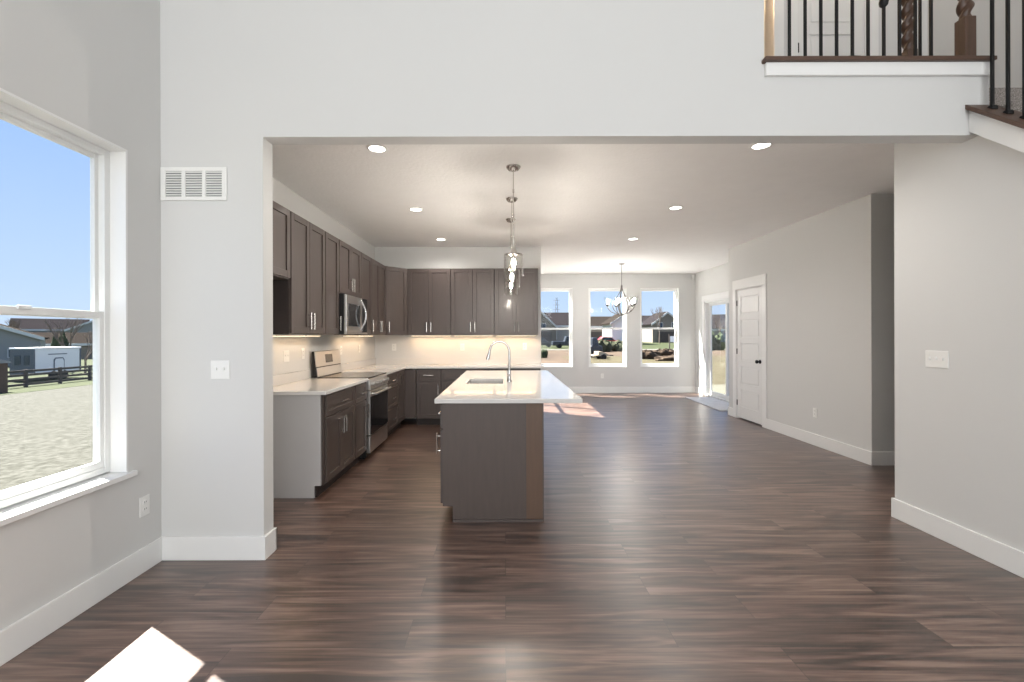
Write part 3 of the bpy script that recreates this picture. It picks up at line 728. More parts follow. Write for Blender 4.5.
# faucet
t = thing('faucet', 'chrome gooseneck pull-down faucet beside the island sink', 'faucet', (0.043, 4.60, CT1))
MB().lathe([(0.027, 0.0), (0.027, 0.008), (0.020, 0.02), (0.018, 0.10), (0.015, 0.115), (0.0, 0.116)], n=20).build('base', M['chrome'], t)
pts = [(0, 0, 0.10), (0, 0, 0.20), (0, 0, 0.31)]
for k in range(1, 12):
    a = PI*k/12*1.02; pts.append((-0.10+0.10*math.cos(a), 0, 0.31+0.10*math.sin(a)))
pts += [(-0.205, 0, 0.285)]
MB().tube(pts, 0.0125, 14).build('spout', M['chrome'], t)
MB().tube([(-0.2045, 0, 0.29), (-0.211, 0, 0.265), (-0.222, 0, 0.225)], [0.014, 0.017, 0.0185], 14).build('spray_head', M['chrome'], t)
MB().tube([(0.0, -0.015, 0.07), (-0.015, -0.045, 0.085), (-0.03, -0.09, 0.12)], [0.010, 0.007, 0.006], 10).build('lever_handle', M['chrome'], t)

# ------------------------------------------------------------------ recessed lights
DL = [(-1.02, 3.60, 'recessed ceiling light nearest the left side of kitchen opening'), (2.03, 3.56, 'recessed ceiling light nearest the stair balcony'), (-1.05, 5.33, 'middle recessed ceiling light over the kitchen aisle'),
      (2.01, 5.29, 'middle recessed ceiling light of the right row'), (-0.99, 6.98, 'recessed ceiling light before the back kitchen cabinets'), (1.99, 6.98, 'recessed ceiling light of the right row closest to dining windows')]
for i, (x, y, l) in enumerate(DL):
    t = thing('recessed_light', l, 'ceiling light', (x, y, CEIL), 0, 'recessed ceiling lights')
    MB().lathe([(0.062, -0.0005), (0.086, -0.0005), (0.086, -0.004), (0.066, -0.009), (0.062, -0.006)], n=32, caps=False).build('trim_ring', M['plastic'], t)
    MB().lathe([(0.0, -0.004), (0.063, -0.004), (0.063, -0.0008)], n=32).build('lens', M['lens'], t)
    lm = bpy.data.lights.new('downlight_lamp', 'SPOT'); lm.energy = 46; lm.spot_size = math.radians(160); lm.spot_blend = 0.8; lm.shadow_soft_size = 0.06; lm.color = (1.0, 0.95, 0.89)
    lo = bpy.data.objects.new('downlight_lamp', lm); lo.location = (0, 0, -0.02); COL.objects.link(lo); lo.parent = t
# ------------------------------------------------------------------ pendants
def pendant(y, label):
    t = thing('pendant_light', label, 'pendant light', (0.078, y, CEIL), 0, 'pendants over the island')
    MB().lathe([(0.0, -0.0005), (0.066, -0.0005), (0.064, -0.008), (0.045, -0.032), (0.012, -0.042), (0.0, -0.042)], n=28).build('canopy', M['nickel'], t)
    MB().tube([(0, 0, -0.04), (0, 0, -0.64)], 0.0045, 10).lathe([(0.008, -0.20), (0.008, -0.23)], n=12).lathe([(0.008, -0.42), (0.008, -0.45)], n=12).build('rod', M['nickel'], t)
    MB().lathe([(0.009, -0.63), (0.012, -0.66), (0.013, -0.70), (0.020, -0.74), (0.042, -0.765), (0.046, -0.785), (0.0, -0.785)], n=24).build('socket_cap', M['nickel'], t)
    MB().lathe([(0.03, -0.776), (0.083, -0.778), (0.086, -0.782), (0.086, -0.975), (0.083, -0.975), (0.083, -0.782), (0.03, -0.780)], n=36, caps=False).build('glass_shade', M['clear'], t)
    b = MB().lathe([(0.0, -0.885), (0.010, -0.88), (0.018, -0.862), (0.016, -0.845), (0.010, -0.825), (0.0, -0.824)], n=18).build('bulb', M['warm'], t)
    MB().lathe([(0.0, -0.826), (0.014, -0.825), (0.014, -0.786), (0.0, -0.786)], n=14).build('lamp_holder', M['nickel'], t)
pendant(4.0, 'nickel pendant with clear glass cylinder nearest the camera')
pendant(4.93, 'nickel pendant with clear glass cylinder, second of the row of three')
pendant(5.8, 'nickel pendant with clear glass cylinder closest to the back cabinets')
# ------------------------------------------------------------------ chandelier
t = thing('chandelier', 'nickel five-arm chandelier with glass shades before dining windows', 'chandelier', (2.44, 9.4, CEIL))
MB().lathe([(0.0, -0.0005), (0.062, -0.0005), (0.06, -0.01), (0.03, -0.026), (0.0, -0.028)], n=24).build('canopy', M['nickel_backlit'], t)
MB().tube([(0, 0, -0.02), (0, 0, -0.46)], 0.006, 10).build('chain_rod', M['nickel_backlit'], t)
MB().lathe([(0.0, -0.44), (0.012, -0.445), (0.022, -0.47), (0.014, -0.50), (0.014, -0.56), (0.0, -0.57)], n=16).build('hub', M['nickel_backlit'], t)
MB().lathe([(0.0, -1.045), (0.035, -1.05), (0.048, -1.065), (0.03, -1.08), (0.012, -1.095), (0.0, -1.11)], n=18).build('finial', M['nickel_backlit'], t)
for k in range(5):
    a = 2*PI*k/5+PI*0.95; c_, s_ = math.cos(a), math.sin(a)
    prof = [(0.012, -0.50), (0.03, -0.58), (0.07, -0.66), (0.13, -0.735), (0.175, -0.80), (0.19, -0.87), (0.165, -0.95), (0.11, -1.02), (0.035, -1.06)]
    ar = MB().tube([(r_*c_, r_*s_, z_) for r_, z_ in prof], 0.0085, 10)
    ar.tube([(0.035*c_, 0.035*s_, -1.06), (0.12*c_, 0.12*s_, -1.05), (0.22*c_, 0.22*s_, -1.00), (0.28*c_, 0.28*s_, -0.93), (0.29*c_, 0.29*s_, -0.885)], 0.0085, 10)
    arm = ar.build('arm', M['nickel_backlit'], t)
    x, y = 0.29*c_, 0.29*s_
    MB().lathe([(0.0, -0.89), (0.03, -0.885), (0.036, -0.86), (0.020, -0.835), (0.0, -0.83)], (x, y, 0), 16).build('cup', M['nickel_backlit'], arm)
    MB().lathe([(0.036, -0.858), (0.05, -0.84), (0.056, -0.79), (0.062, -0.74), (0.078, -0.70), (0.076, -0.70), (0.059, -0.742), (0.053, -0.79), (0.047, -0.838), (0.034, -0.855)], (x, y, 0), 22, caps=False).build('glass_shade', M['thin'], arm)
    MB().lathe([(0.0, -0.83), (0.012, -0.83), (0.014, -0.80), (0.018, -0.775), (0.015, -0.75), (0.0, -0.735)], (x, y, 0), 14).build('bulb', M['warmc'], arm)

# ------------------------------------------------------------------ balcony and stair railing
RZ = 3.098
def baluster(loc, h, label, group, shoe=True, knuckle=False):
    t = thing('iron_baluster', label, 'baluster', loc, 0, group)
    m = MB().box(-0.0075, 0.0075, -0.0075, 0.0075, 0.001, h)
    if knuckle: m.lathe([(0.008, 0.36), (0.022, 0.375), (0.026, 0.395), (0.022, 0.415), (0.008, 0.43)], n=14)
    m.build('bar', M['iron'], t, bev=0.002)
    if shoe:
        MB().prism([(-0.018, 0.001), (0.018, 0.001), (0.018, 0.018), (0.010, 0.030), (-0.010, 0.030), (-0.018, 0.018)], 'x', -0.018, 0.018).build('shoe', M['iron'], t, bev=0.003)
    return t
ordn = ['first', 'second', 'third', 'fourth', 'fifth', 'sixth', 'seventh', 'eighth', 'ninth', 'tenth']
for k in range(10):
    baluster((1.806+0.0996*k, 2.85, RZ), 0.87, 'black iron balcony baluster, %s from the wall end of the balcony rail' % ordn[k], 'balcony balusters', shoe=False, knuckle=(k == 6))
def newel(loc, label, h=1.02, hb=0.29, rs=1.0):
    t = thing('newel_post', label, 'newel post', loc, 0, None)
    a = 0.036
    MB().box(-a, a, -a, a, 0.0005, hb).build('square_base', M['newel'], t, bev=0.005)
    # rope-turned shaft
    n_, m_ = 20, 60; v = []; f = []
    z0, z1 = hb, h-0.2
    for j in range(m_+1):
        z_ = z0+(z1-z0)*j/m_; tw = 2*PI*(z_-z0)/0.10
        ease = min(1, j/4, (m_-j)/4)
        for i in range(n_):
            a_ = 2*PI*i/n_
            rr = 0.032+0.011*ease*math.cos(2*a_-tw)
            v.append((rr*math.cos(a_), rr*math.sin(a_), z_))
    f = [(j*n_+i, j*n_+(i+1) % n_, (j+1)*n_+(i+1) % n_, (j+1)*n_+i) for j in range(m_) for i in range(n_)]
    MB().add(v, f, True).build('turned_shaft', M['newel'], t)
    MB().box(-a, a, -a, a, h-0.2, h).box(-a-0.012, a+0.012, -a-0.012, a+0.012, h, h+0.03).build('cap_block', M['newel'], t, bev=0.006)
newel((2.925, 2.855, RZ), 'stout rope-turned walnut newel post at the balcony corner above the stair')
newel((2.875, 3.20, UP+0.012), 'darker rope-turned newel post standing behind the balcony balusters', 1.18, 0.42)
rail = MB().box(1.42, 2.86, 2.82, 2.88, RZ+0.871, RZ+0.93)
tag(rail.build('handrail', M['newel'], bev=0.012), 'walnut balcony handrail on top of the black balusters', 'handrail')
# short return rail between the two newels and its balusters
for i, (x, y) in enumerate([(2.975, 3.22), (3.055, 3.22)]):
    baluster((x, y, UP+0.012), 1.02, ['black iron baluster just right of the darker newel post behind the balcony', 'black iron baluster farther right behind the balcony, before the stout newel'][i], 'rear hall balusters', shoe=True)
tag(MB().box(2.921, 3.30, 3.19, 3.25, UP+1.033, UP+1.09).build('handrail', M['newel'], bev=0.012), 'short walnut handrail behind the balcony newel post', 'handrail')
cap_top = lambda y: cz(y)+0.03
for i, yy in enumerate([2.73, 2.645, 2.56, 2.44, 2.32, 2.20]):
    b_ = baluster((STX, yy, cap_top(yy)-0.012), 0.93, ['black iron stair baluster at the top of sloped wood cap', 'second black iron stair baluster down the sloped cap', 'third black iron stair baluster down the sloped cap, at the right picture edge',
         'stair baluster fourth down the sloped cap', 'stair baluster fifth down the sloped cap', 'stair baluster sixth down the sloped cap'][i], 'stair balusters')
tag(MB().prism([(2.785, cap_top(2.785)+0.93), (2.785, cap_top(2.785)+0.99), (2.1, cap_top(2.1)+0.99), (2.1, cap_top(2.1)+0.93)], 'x', STX-0.03, STX+0.03).build('handrail', M['newel'], bev=0.012), 'sloped walnut stair handrail above the stair balusters', 'handrail')
lm = bpy.data.lights.new('upper_room_lamp', 'POINT'); lm.energy = 30; lm.shadow_soft_size = 0.1; lm.color = (1, 0.66, 0.36)
lo = bpy.data.objects.new('upper_room_lamp', lm); lo.location = (2.2, 4.9, 5.0); COL.objects.link(lo)
lm = bpy.data.lights.new('upper_hall_fill', 'POINT'); lm.energy = 9; lm.shadow_soft_size = 0.15; lm.color = (1, 0.86, 0.72)  # added light without a fixture, to brighten the upper hall
lo = bpy.data.objects.new('upper_hall_fill', lm); lo.location = (2.7, 3.6, 5.4); COL.objects.link(lo)

# ================================================================== outside
GL = -0.45
ext = lambda r, g, b: tuple(c*0.36 for c in srgb(r, g, b)[:3])+(1,)  # ground colours darkened below their own tone to offset the strong sun
exr = lambda r, g, b: tuple(c*0.42 for c in srgb(r, g, b)[:3])+(1,)  # sunlit roof colours darkened the same way
exh = lambda r, g, b: tuple(min(0.85, c*1.6) for c in srgb(r, g, b)[:3])+(1,)  # shaded outdoor things lightened in colour in place of more light
M['straw'] = two_tone('straw_covered_lawn', [(0.32, ext(60, 59, 44)), (0.48, ext(96, 95, 84)), (0.66, ext(128, 126, 117))], 7.0, 14, 1.0, bump=0.3)
M['grass'] = two_tone('green_lawn', [(0.3, ext(66, 76, 44)), (0.7, ext(98, 104, 66))], 1.2, 8, 1.0)
M['dirt'] = two_tone('brown_dirt', [(0.3, ext(88, 72, 58)), (0.55, ext(124, 104, 86)), (0.8, ext(148, 130, 110))], 0.35, 10, 1.0, dist=0.5)
M['street'] = mat('pale_concrete', ext(150, 146, 138), 0.9, var=0.06, scale=2)
M['patio'] = mat('patio_concrete', (0.085, 0.08, 0.055, 1), 0.9, var=0.06, scale=2)
def siding(name, c): return mat(name, c, 0.8, var=0.08, scale=3, stretch=(0.2, 0.2, 20))
M['sid_grey'] = siding('grey_siding', srgb(136, 136, 134)); M['sid_white'] = siding('white_siding', srgb(238, 236, 232)); M['sid_tan'] = siding('tan_siding', srgb(122, 114, 104)); M['sid_blue'] = siding('blue_grey_siding', srgb(122, 132, 146))
M['roof'] = mat('dark_shingles', exr(66, 62, 64), 1.0, spec=0.0, var=0.2, scale=4); M['roofb'] = mat('brown_shingles', exr(70, 64, 60), 1.0, spec=0.0, var=0.2, scale=4)
M['htrim'] = mat('house_trim', exh(160, 160, 158), 0.6, var=0.02); M['hwin'] = mat('house_window_glass', exh(40, 50, 62), 0.1, var=0.1); M['hdoor'] = mat('house_door_paint', exh(52, 60, 90), 0.5, var=0.05)
M['garage'] = mat('dark_garage_opening', exh(48, 42, 40), 0.7, var=0.1)
M['bark'] = mat('grey_bark', exh(80, 72, 66), 0.95, var=0.2, scale=6); M['ever'] = two_tone('evergreen_needles', [(0.3, exh(28, 36, 26)), (0.7, exh(58, 66, 46))], 3, 6, 1.0)
M['scrub'] = two_tone('scrubby_green', [(0.3, ext(84, 88, 68)), (0.7, ext(140, 142, 112))], 2, 6, 1.0)
M['fence'] = mat('weathered_dark_fence', exh(66, 60, 56), 0.95, var=0.2, scale=5); M['twhite'] = mat('white_trailer_skin', srgb(228, 226, 224), 0.5, var=0.03); M['tgrey'] = mat('trailer_grey_trim', exh(70, 74, 80), 0.6)
M['red'] = mat('red_car_paint', exh(132, 38, 40), 0.3, var=0.05); M['dkcar'] = mat('dark_car_paint', exh(42, 46, 52), 0.3, var=0.05); M['rubber'] = mat('tyre_rubber', (0.015, 0.015, 0.015, 1), 0.9); M['deck'] = mat('pale_plywood', exh(146, 132, 112), 0.8, var=0.08)
M['wood'] = mat('brown_shed_boards', exh(74, 60, 52), 0.9, var=0.15, scale=5)

# ground: slopes away to the left, rises a little far ahead
def gz(x, y):
    if x < -2.5: return GL-1.95*min(1, (-2.5-x)/33.0)
    return GL+(0.0 if y < 60 else min(0.35, (y-60)*0.010))
def ground(name, x0, x1, y0, y1, nx, ny, m_, lift=0.0, label=None, cat='ground', und=0.0, seed=1):
    rnd = random.Random(seed); mb = MB(); V = []
    for j in range(ny+1):
        for i in range(nx+1):
            x = x0+(x1-x0)*i/nx; y = y0+(y1-y0)*j/ny
            V.append((x, y, gz(x, y)+lift+und*rnd.uniform(-1, 1)))
    F = [(j*(nx+1)+i, j*(nx+1)+i+1, (j+1)*(nx+1)+i+1, (j+1)*(nx+1)+i) for j in range(ny) for i in range(nx)]
    mb.add(V, F, True)
    return S(name, mb, m_, label, cat)
ground('ground_side_lawn', -36.0, -2.30, -30, 90, 36, 12, M['straw'], 0, 'straw covered new lawn outside the left window')
ground('ground_side_grass', -120, -30.0, -30, 90, 24, 12, M['grass'], 0.012, 'green grass along the fence beyond the straw lawn')
ground('ground_dirt', -2.60, 120, -30, 60, 60, 30, M['dirt'], -0.02, 'bare brown dirt beyond the dining windows')
ground('ground_far_lawn', -120, 200, 60, 260, 40, 40, M['grass'], -0.005, 'green lawns of the houses across the street')
ground('ground_street', -30, 120, 57.5, 60.5, 30, 2, M['street'], 0.02, 'pale street before the houses')
S('ground_patio', MB().box(4.76, 9.5, 7.2, 13.6, -0.5, -0.10), M['patio'], 'tan concrete patio outside the sliding glass door', 'ground')
S('ground_bounce_strip', MB().box(-6.0, 4.95, 13.6, 21.0, -0.5, -0.40).box(-6.0, 4.76, 11.09, 13.6, -0.5, -0.40), mat('bounce_white', (0.70, 0.68, 0.64, 1), 0.95, var=0.12, scale=30, bump=0.4), 'unseen white strip added to bounce sunlight into the dining room', 'ground')  # pale ground added below the sill line to throw sun indoors
ground('ground_back_grass', 4.95, 60, 13.6, 40, 20, 10, two_tone('tan_grass', [(0.3, ext(96, 88, 62)), (0.7, ext(128, 118, 90))], 0.8, 8, 1.0), 0.01, 'tan grass beyond the patio')

# houses ---------------------------------------------------------------
def house(label, loc, w_, dp, h, rise_, wall, roof, front='eave', rz=0, wins=(), door=None, garage=None, over=0.4):
    """front face on local y=0 looking -y; 'eave': ridge along x, 'gable': ridge along y"""
    t = thing('house', label, 'house', loc, rz)
    if front == 'eave':
        MB().prism([(0, 0), (dp, 0), (dp, h), (dp/2, h+rise_), (0, h)], 'x', -w_/2, w_/2).build('walls', wall, t)
        k = rise_/(dp/2)
        MB().prism([(-over, h-over*k+0.05), (dp/2, h+rise_+0.05), (dp+over, h-over*k+0.05), (dp+over, h-over*k+0.3), (dp/2, h+rise_+0.32), (-over, h-over*k+0.3)], 'x', -w_/2-over, w_/2+over).build('roof', roof, t)
        MB().box(-w_/2-over, w_/2+over, -over-0.06, -over, h-over*k-0.1, h-over*k+0.28).build('fascia', M['htrim'], t)
    else:
        MB().prism([(-w_/2, 0), (w_/2, 0), (w_/2, h), (0, h+rise_), (-w_/2, h)], 'y', 0, dp).build('walls', wall, t)
        k = rise_/(w_/2)
        MB().prism([(-w_/2-over, h-over*k+0.05), (0, h+rise_+0.05), (w_/2+over, h-over*k+0.05), (w_/2+over, h-over*k+0.3), (0, h+rise_+0.32), (-w_/2-over, h-over*k+0.3)], 'y', -over, dp+over).build('roof', roof, t)
        MB().prism([(-w_/2-over, h-over*k-0.12), (0, h+rise_-0.12), (w_/2+over, h-over*k-0.12), (w_/2+over, h-over*k+0.3), (0, h+rise_+0.32), (-w_/2-over, h-over*k+0.3)], 'y', -over-0.07, -over).build('fascia', M['htrim'], t)
    for (x, z, ww, wh) in wins:
        f = MB().box(x-ww/2-0.1, x+ww/2+0.1, -0.06, 0, z-0.1, z+wh+0.1).build('window', M['htrim'], t)
        MB().box(x-ww/2, x+ww/2, -0.09, -0.06, z, z+wh).build('pane', M['hwin'], f)
    if door: MB().box(door[0]-0.5, door[0]+0.5, -0.08, 0, 0, 2.1).build('front_door', M['hdoor'], t)
    if garage: MB().box(garage[0]-garage[1]/2, garage[0]+garage[1]/2, -0.08, 0, 0, 2.3).build('garage_door', M['garage'], t)
    return t
h0 = house('dark-roofed grey house seen through dining window beside the kitchen', (7.0, 92, gz(0, 92)), 13, 9, 3.6, 2.6, M['sid_grey'], M['roof'], 'eave', 0, [(-2.6, 1.0, 1.0, 1.6), (0.6, 1.0, 1.6, 1.6), (3.0, 1.0, 1.0, 1.6)], None, None)
hw = house('grey front gable house wing seen at left edge of dining windows', (7.0, 88, gz(0, 88)), 6, 6, 3.2, 2.9, M['sid_tan'], M['roof'], 'gable', 0, [(0.5, 2.9, 0.9, 1.0)], None, (0.6, 3.2))
for ch in list(hw.children):
    ch.parent = h0; ch.location = (0.0, -4.0, 0)
    if ch.name.startswith('walls'): ch.name = 'gable_wing'
bpy.data.objects.remove(hw)
house('brown-roofed house with open garage behind the red car', (19.2, 94, gz(0, 94)), 9.5, 9, 3.4, 2.0, M['sid_tan'], M['roofb'], 'eave', 0, [(-3.6, 2.8, 0.8, 0.6), (-1.6, 2.8, 0.8, 0.6)], None, (-0.6, 6.0))
house('white gable-end house to the right in the middle dining window', (22.3, 83, gz(0, 83)), 5.2, 8, 3.9, 1.7, M['sid_white'], M['roofb'], 'gable', 0, [], None, None)
house('blue-grey two-storey house in the dining window by the glass door', (36.4, 108, gz(0, 108)), 11, 9, 4.6, 1.6, M['sid_blue'], M['roof'], 'eave', 0, [(-4.2, 3.3, 0.9, 1.1), (-0.4, 3.3, 0.9, 1.1), (-4.2, 0.8, 1.1, 1.4), (2.2, 0.8, 1.1, 1.4)], (-0.6,), None)
house('brown gabled house behind the bare tree in the dining window', (34.6, 96, gz(0, 96)), 6.2, 8, 4.0, 2.3, M['sid_tan'], M['roof'], 'gable', 0, [(-1.4, 3.2, 0.8, 1.0), (1.4, 3.2, 0.8, 1.0)], None, (0.2, 4.4))
house('grey house with white gable far beyond the sliding glass door', (41.5, 84, gz(0, 84)), 12, 8, 2.8, 2.6, M['sid_grey'], M['roof'], 'eave', -0.45, [(-3, 0.9, 1, 1.2), (0, 0.9, 1, 1.2), (3, 0.9, 1, 1.2)])
LZ = gz(-40, 0)
house('pale grey garage at the left edge behind the white trailer', (-66, 57, LZ), 10, 10, 3.6, 2.0, M['sid_grey'], M['roofb'], 'gable', 0.75, [(2.6, 1.2, 1.0, 1.0)])
house('grey two-storey house far behind the white trailer', (-109, 108, LZ), 13, 9, 5.6, 2.4, M['sid_blue'], M['roof'], 'eave', 0.75, [(-4, 3.6, 1, 1.2), (-1, 3.6, 1, 1.2), (2, 3.6, 1, 1.2), (5, 3.6, 1, 1.2), (-4, 0.8, 1, 1.2), (3, 0.8, 1, 1.2)])
house('white-fronted gable house in the distance left of trailer', (-112, 92, LZ), 8, 9, 5.0, 3.0, M['sid_white'], M['roof'], 'gable', 0.75, [(-1.5, 3.6, 1, 1.2), (1.5, 3.6, 1, 1.2)])
house('low brown-roofed house directly behind the white trailer', (-76, 74, LZ), 12, 8, 2.6, 1.7, M['sid_tan'], M['roofb'], 'eave', 0.75, [(-3, 0.9, 1.2, 1.2), (2, 0.9, 1.2, 1.2)])
house('grey siding house at the right edge of the left window view', (-96, 106, LZ), 11, 9, 5.2, 2.6, M['sid_grey'], M['roof'], 'gable', 0.75, [(-2.5, 3.6, 1, 1.2), (2.5, 3.6, 1, 1.2), (0, 0.8, 1.4, 1.4)])
# trailer ---------------------------------------------------------------
t = thing('cargo_trailer', 'white enclosed box trailer parked behind the fence', 'trailer', (-40.0, 38.2, LZ+0.02))
tb = MB().box(-2.0, 0, 0, 4.2, 0.55, 2.75).build('body', M['twhite'], t, bev=0.04)
MB().box(-2.05, 0.05, -0.05, 4.25, 2.75, 2.86).build('roof', mat('trailer_roof_white', exh(200, 200, 198), 0.5), t, bev=0.02)
MB().box(-2.03, 0.03, -0.03, 0.08, 0.55, 2.75).box(-0.06, 0.03, 4.1, 4.23, 0.55, 2.75).build('corner_trim', M['tgrey'], t)
arch = lambda g, top: [(1.75-g, 0.7), (2.55+g, 0.7), (2.55+g, top-0.2), (2.45+g*.5, top), (1.85-g*.5, top), (1.75-g, top-0.2)]
d_ = MB().prism(arch(0.08, 1.95), 'x', 0.0, 0.03).build('door_frame', M['tgrey'], t)
MB().prism(arch(0.0, 1.85), 'x', 0.03, 0.05).build('door', M['twhite'], d_)
MB().box(-1.6, -1.1, -0.06, 0, 1.4, 2.2).box(-0.8, -0.35, -0.06, 0, 1.4, 2.2).build('end_window', M['hwin'], t)
MB().box(0.0, 0.012, 1.2, 2.9, 2.22, 2.30).build('stripe', M['tgrey'], t)
for yy in (1.7, 2.6): MB().lathe([(0.0, -0.12), (0.36, -0.12), (0.40, -0.06), (0.40, 0.06), (0.36, 0.10), (0.0, 0.10)], (-0.05, yy, 0.40), 20, 'x').build('wheel', M['rubber'], t)
MB().box(-1.1, -0.9, -1.2, 0, 0.5, 0.6).build('tow_hitch', M['tgrey'], t)
# fence -----------------------------------------------------------------
t = thing('rail_fence', 'dark weathered board fence before the white trailer', 'fence', (-36.0, 26.0, 0))
pz = LZ
for i in range(9):
    yy = i*2.6
    MB().box(-0.09, 0.09, yy-0.09, yy+0.09, gz(-36, 0)-0.1, pz+1.35).build('post', M['fence'], t)
for z in (0.16, 0.52, 0.86, 1.15):
    MB().box(0.02, 0.07, -1, 22.0, pz+z, pz+z+0.17).build('rail', M['fence'], t)
t = thing('garden_shed', 'dark brown shed post at left edge of the fence line', 'shed', (-32.6, 28.2, gz(-33, 0)))
MB().box(-1.6, 0, 0, 1.3, 0, 1.95).build('walls', M['wood'], t)
MB().prism([(-0.1, 1.95), (1.4, 1.95), (1.4, 2.05), (0.65, 2.25), (-0.1, 2.05)], 'x', -1.7, 0.1).build('roof', M['sid_grey'], t)
# trees ------------------------------------------------------------------
def bare_tree(label, loc, h, seed, spread=0.5, tr=0.14, depth=5):
    rnd = random.Random(seed); tk = MB(); br = MB()
    def grow(p, d, L_, r_, lv):
        q = p+d*L_
        (tk if lv == 0 else br).tube([p, (p+q)/2+Vector((rnd.uniform(-1, 1), rnd.uniform(-1, 1), 0))*L_*0.04, q], [r_, r_*0.85, r_*0.68], 6 if lv < 2 else 4, caps=False)
        if lv >= depth: return
        for i in range(3 if lv < 3 else 2):
            a = rnd.uniform(0, 2*PI); s_ = spread*rnd.uniform(0.6, 1.2)
            nd = (d+Vector((math.cos(a)*s_, math.sin(a)*s_, rnd.uniform(0.0, 0.35)))).normalized()
            grow(p+d*L_*rnd.uniform(0.75, 1.0), nd, L_*rnd.uniform(0.62, 0.8), r_*0.62, lv+1)
    grow(Vector((0, 0, 0)), Vector((0, 0, 1)), h*0.32, tr, 0)
    t = thing('bare_tree', label, 'tree', loc)
    tk.build('trunk', M['bark'], t); br.build('branches', M['bark'], t)
    return t
bare_tree('bare leafless tree before the brown gabled house in right dining window', (30.6, 89, gz(0, 89)), 8.2, 4, 0.33, 0.16)
bare_tree('bare tree at the right edge of the left window by fence', (-41.6, 44.6, LZ), 5.4, 8, 0.55, 0.11)
bare_tree('bare tree rising behind the white trailer in the left window', (-47.0, 48.5, LZ), 6.5, 12, 0.5, 0.14)
bare_tree('slim bare tree far left above the garage roof', (-94, 86, LZ), 8.5, 15, 0.5, 0.2)
bare_tree('bare tree beyond the patio at the glass door', (29.0, 60.5, GL), 5.0, 22, 0.5, 0.12)
def shrub(name, label, loc, rx, ry, rz_, seed, m_='scrub', cat='shrub', group=None, lobes=5):
    rnd = random.Random(seed); mb = MB()
    for i in range(lobes):
        mb.blob((rnd.uniform(-.6, .6)*rx, rnd.uniform(-.6, .6)*ry, rz_*rnd.uniform(0.25, 0.55)), rx*rnd.uniform(.4, .6), ry*rnd.uniform(.4, .6), rz_*rnd.uniform(.35, .5), seed*7+i, 0.35, zmin=-0.05)
    return tag(mb.build(name, M[m_], loc=loc), label, cat, group)
shrub('weed_mound', 'green weedy mound before the red car, larger left half', (11.2, 52, GL-0.06), 1.3, 1.0, 1.4, 3, 'scrub', 'mound')
shrub('weed_mound', 'dark green weedy mound below the white gable-end house', (13.3, 53.5, GL-0.06), 1.3, 1.0, 1.3, 5, 'scrub', 'mound')
shrub('evergreen_shrub', 'small dark evergreen peak behind the white trailer', (-50, 50.6, LZ), 0.8, 0.8, 4.6, 9, 'ever', 'shrub')
for i, (x, y, s_, l) in enumerate([(26.2, 57, 1.6, 'dark bush group left half beyond the glass door patio'), (30.4, 57.5, 1.8, 'dark bush group right half beyond the glass door patio')]):
    shrub('dark_bush', l, (x, y, gz(x, y)-0.05), s_, s_, s_*1.5, 31+i, 'ever', 'shrub')
for i, (x, y, rx, rz_, l) in enumerate([(11.0, 35.2, 1.0, 0.75, 'clod dirt heap at left in the right-hand dining window'), (12.75, 36.3, 1.2, 0.8, 'clod dirt heap at centre in the right-hand dining window'), (13.6, 35.0, 0.8, 0.7, 'clod dirt heap at right in the right-hand dining window'), (12.0, 33.0, 1.6, 0.45, 'low dirt heap in front in the right-hand dining window')]):
    shrub('dirt_pile', l, (x, y, GL-0.08), rx*0.9, rx*0.5, rz_, 50+i, 'dirt', 'dirt pile', None, 8)
shrub('evergreen_shrub', 'dark round shrub low in the window beside the kitchen wall', (3.3, 38, GL-0.05), 0.35, 0.35, 0.8, 71, 'ever', 'shrub')
# vehicles ---------------------------------------------------------------
def car(name, label, cat, loc, rz, body, L_=4.4, H_=1.4, truck=False):
    t = thing(name, label, cat, loc, rz)
    h1 = H_*0.58
    if truck: pr = [(-L_/2, 0.35), (L_/2, 0.35), (L_/2, h1), (L_*0.28, h1+0.05), (L_*0.15, H_), (-L_*0.14, H_), (-L_*0.17, h1), (-L_/2, h1)]
    else: pr = [(-L_/2, 0.3), (L_/2, 0.3), (L_/2, h1*0.85), (L_*0.26, h1), (L_*0.10, H_), (-L_*0.24, H_), (-L_*0.42, h1), (-L_/2, h1*0.9)]
    MB().prism(pr, 'y', -0.88, 0.88).build('body', body, t, bev=0.08)
    MB().prism([(L_*0.20, h1+0.04), (L_*0.09, H_-0.08), (-L_*(0.11 if truck else 0.22), H_-0.08), (-L_*(0.13 if truck else 0.34), h1+0.04)], 'y', -0.885, 0.885).build('side_windows', M['hwin'], t)
    for sx in (-1, 1):
        for sy in (-1, 1):
            MB().lathe([(0.0, -0.1), (0.29, -0.1), (0.33, -0.05), (0.33, 0.08), (0.0, 0.1)], (sx*L_*0.31, sy*0.80, 0.33), 18, 'y').build('wheel', M['rubber'], t)
    return t
car('car', 'red car parked before the brown-roofed garage', 'car', (18.2, 80, gz(0, 80)), 0.1, M['red'], 4.2, 1.45)
car('pickup_truck', 'dark pickup truck parked across the street, window beside kitchen', 'truck', (9.6, 66, gz(0, 66)), 0, M['dkcar'], 5.4, 1.7, True)
car('car', 'dark car parked left of the pickup across the street', 'car', (5.4, 70, gz(0, 70)), 0, M['dkcar'], 4.4, 1.5)
car('utility_vehicle', 'dark utility vehicle standing on the dirt in middle dining window', 'vehicle', (7.2, 38.8, GL-0.02), 0.5, M['dkcar'], 1.7, 1.7, True)
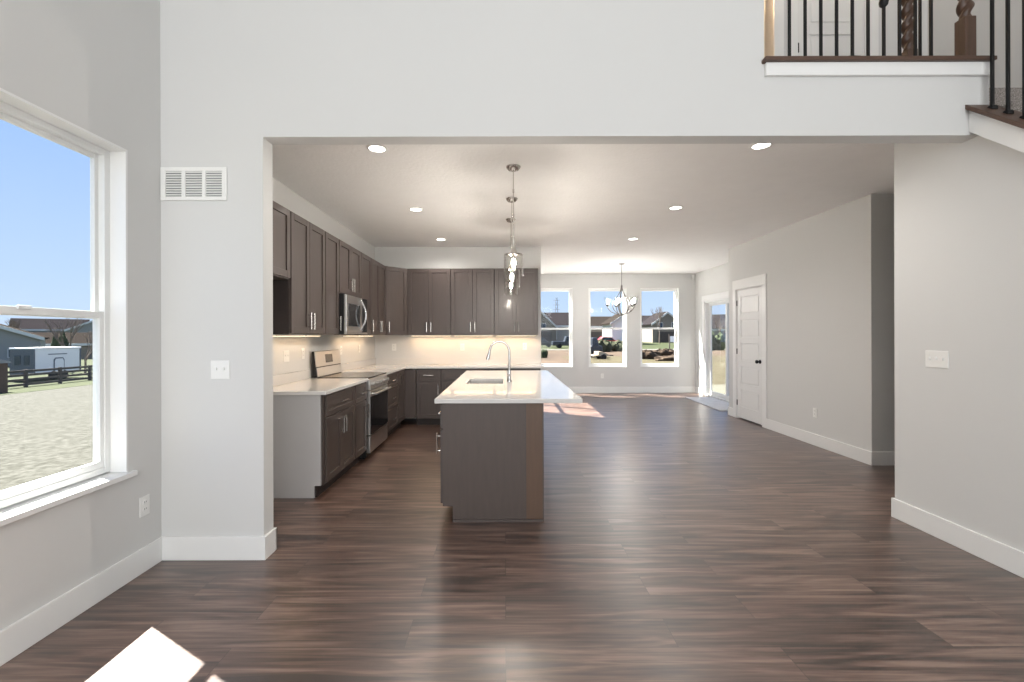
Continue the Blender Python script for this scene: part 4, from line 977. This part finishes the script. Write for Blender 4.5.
t = thing('flat_trailer', 'low flat trailer with pale deck on the dirt beside utility vehicle', 'trailer', (7.6, 35.6, GL-0.02), 0.1)
MB().box(-0.8, 0.5, -0.6, 0.6, 0.28, 0.36).build('deck', M['deck'], t)
MB().prism([(-0.4, 0.36), (0.5, 0.36), (-0.1, 0.62), (-0.4, 0.62)], 'y', -0.55, 0.55).build('load', M['deck'], t)
for sy in (-1, 1): MB().lathe([(0.0, -0.08), (0.22, -0.08), (0.24, 0), (0.22, 0.08), (0.0, 0.08)], (0.0, sy*0.62, 0.22), 16, 'y').build('wheel', M['rubber'], t)
MB().tube([(0.5, 0, 0.3), (1.0, 0, 0.3)], 0.04, 8).build('tongue', M['black'], t)
# yard sign
t = thing('yard_sign', 'white sign board on a dark post in right dining window', 'sign', (22.3, 60.9, gz(0, 60.9)))
MB().box(-0.10, 0.02, -0.05, 0.05, 0, 2.0).build('post', M['fence'], t)
MB().box(0.04, 0.72, -0.02, 0.02, 0.95, 1.75).build('board', mat('sign_white', exh(205, 205, 205), 0.5), t)
# transmission tower
M['pylon'] = mat('hazed_pylon_steel', (0.24, 0.27, 0.33, 1), 0.8, 0.0)  # bluish tone puts distance haze into the steel colour
t = thing('transmission_tower', 'slim steel lattice pylon above the dark-roofed grey house', 'tower', (27.5, 240, -0.11))
lt = MB(); hh = 22
for sx in (-1, 1):
    for sy in (-1, 1): lt.tube([(sx*1.3, sy*1.3, 0), (sx*0.35, sy*0.35, hh)], 0.10, 5)
for k in range(9):
    z0 = hh*k/9; z1 = hh*(k+1)/9; a = 1.3-0.95*k/9; b = 1.3-0.95*(k+1)/9
    for sy in (-1, 1): lt.tube([(-a, sy*a, z0), (b, sy*b, z1)], 0.05, 4).tube([(a, sy*a, z0), (-b, sy*b, z1)], 0.05, 4)
lt.build('lattice', M['pylon'], t)
cr = MB()
for z in (15.5, 18.0, 20.5): cr.tube([(-1.7, 0, z), (1.7, 0, z)], 0.09, 5)
cr.build('cross_arms', M['pylon'], t)
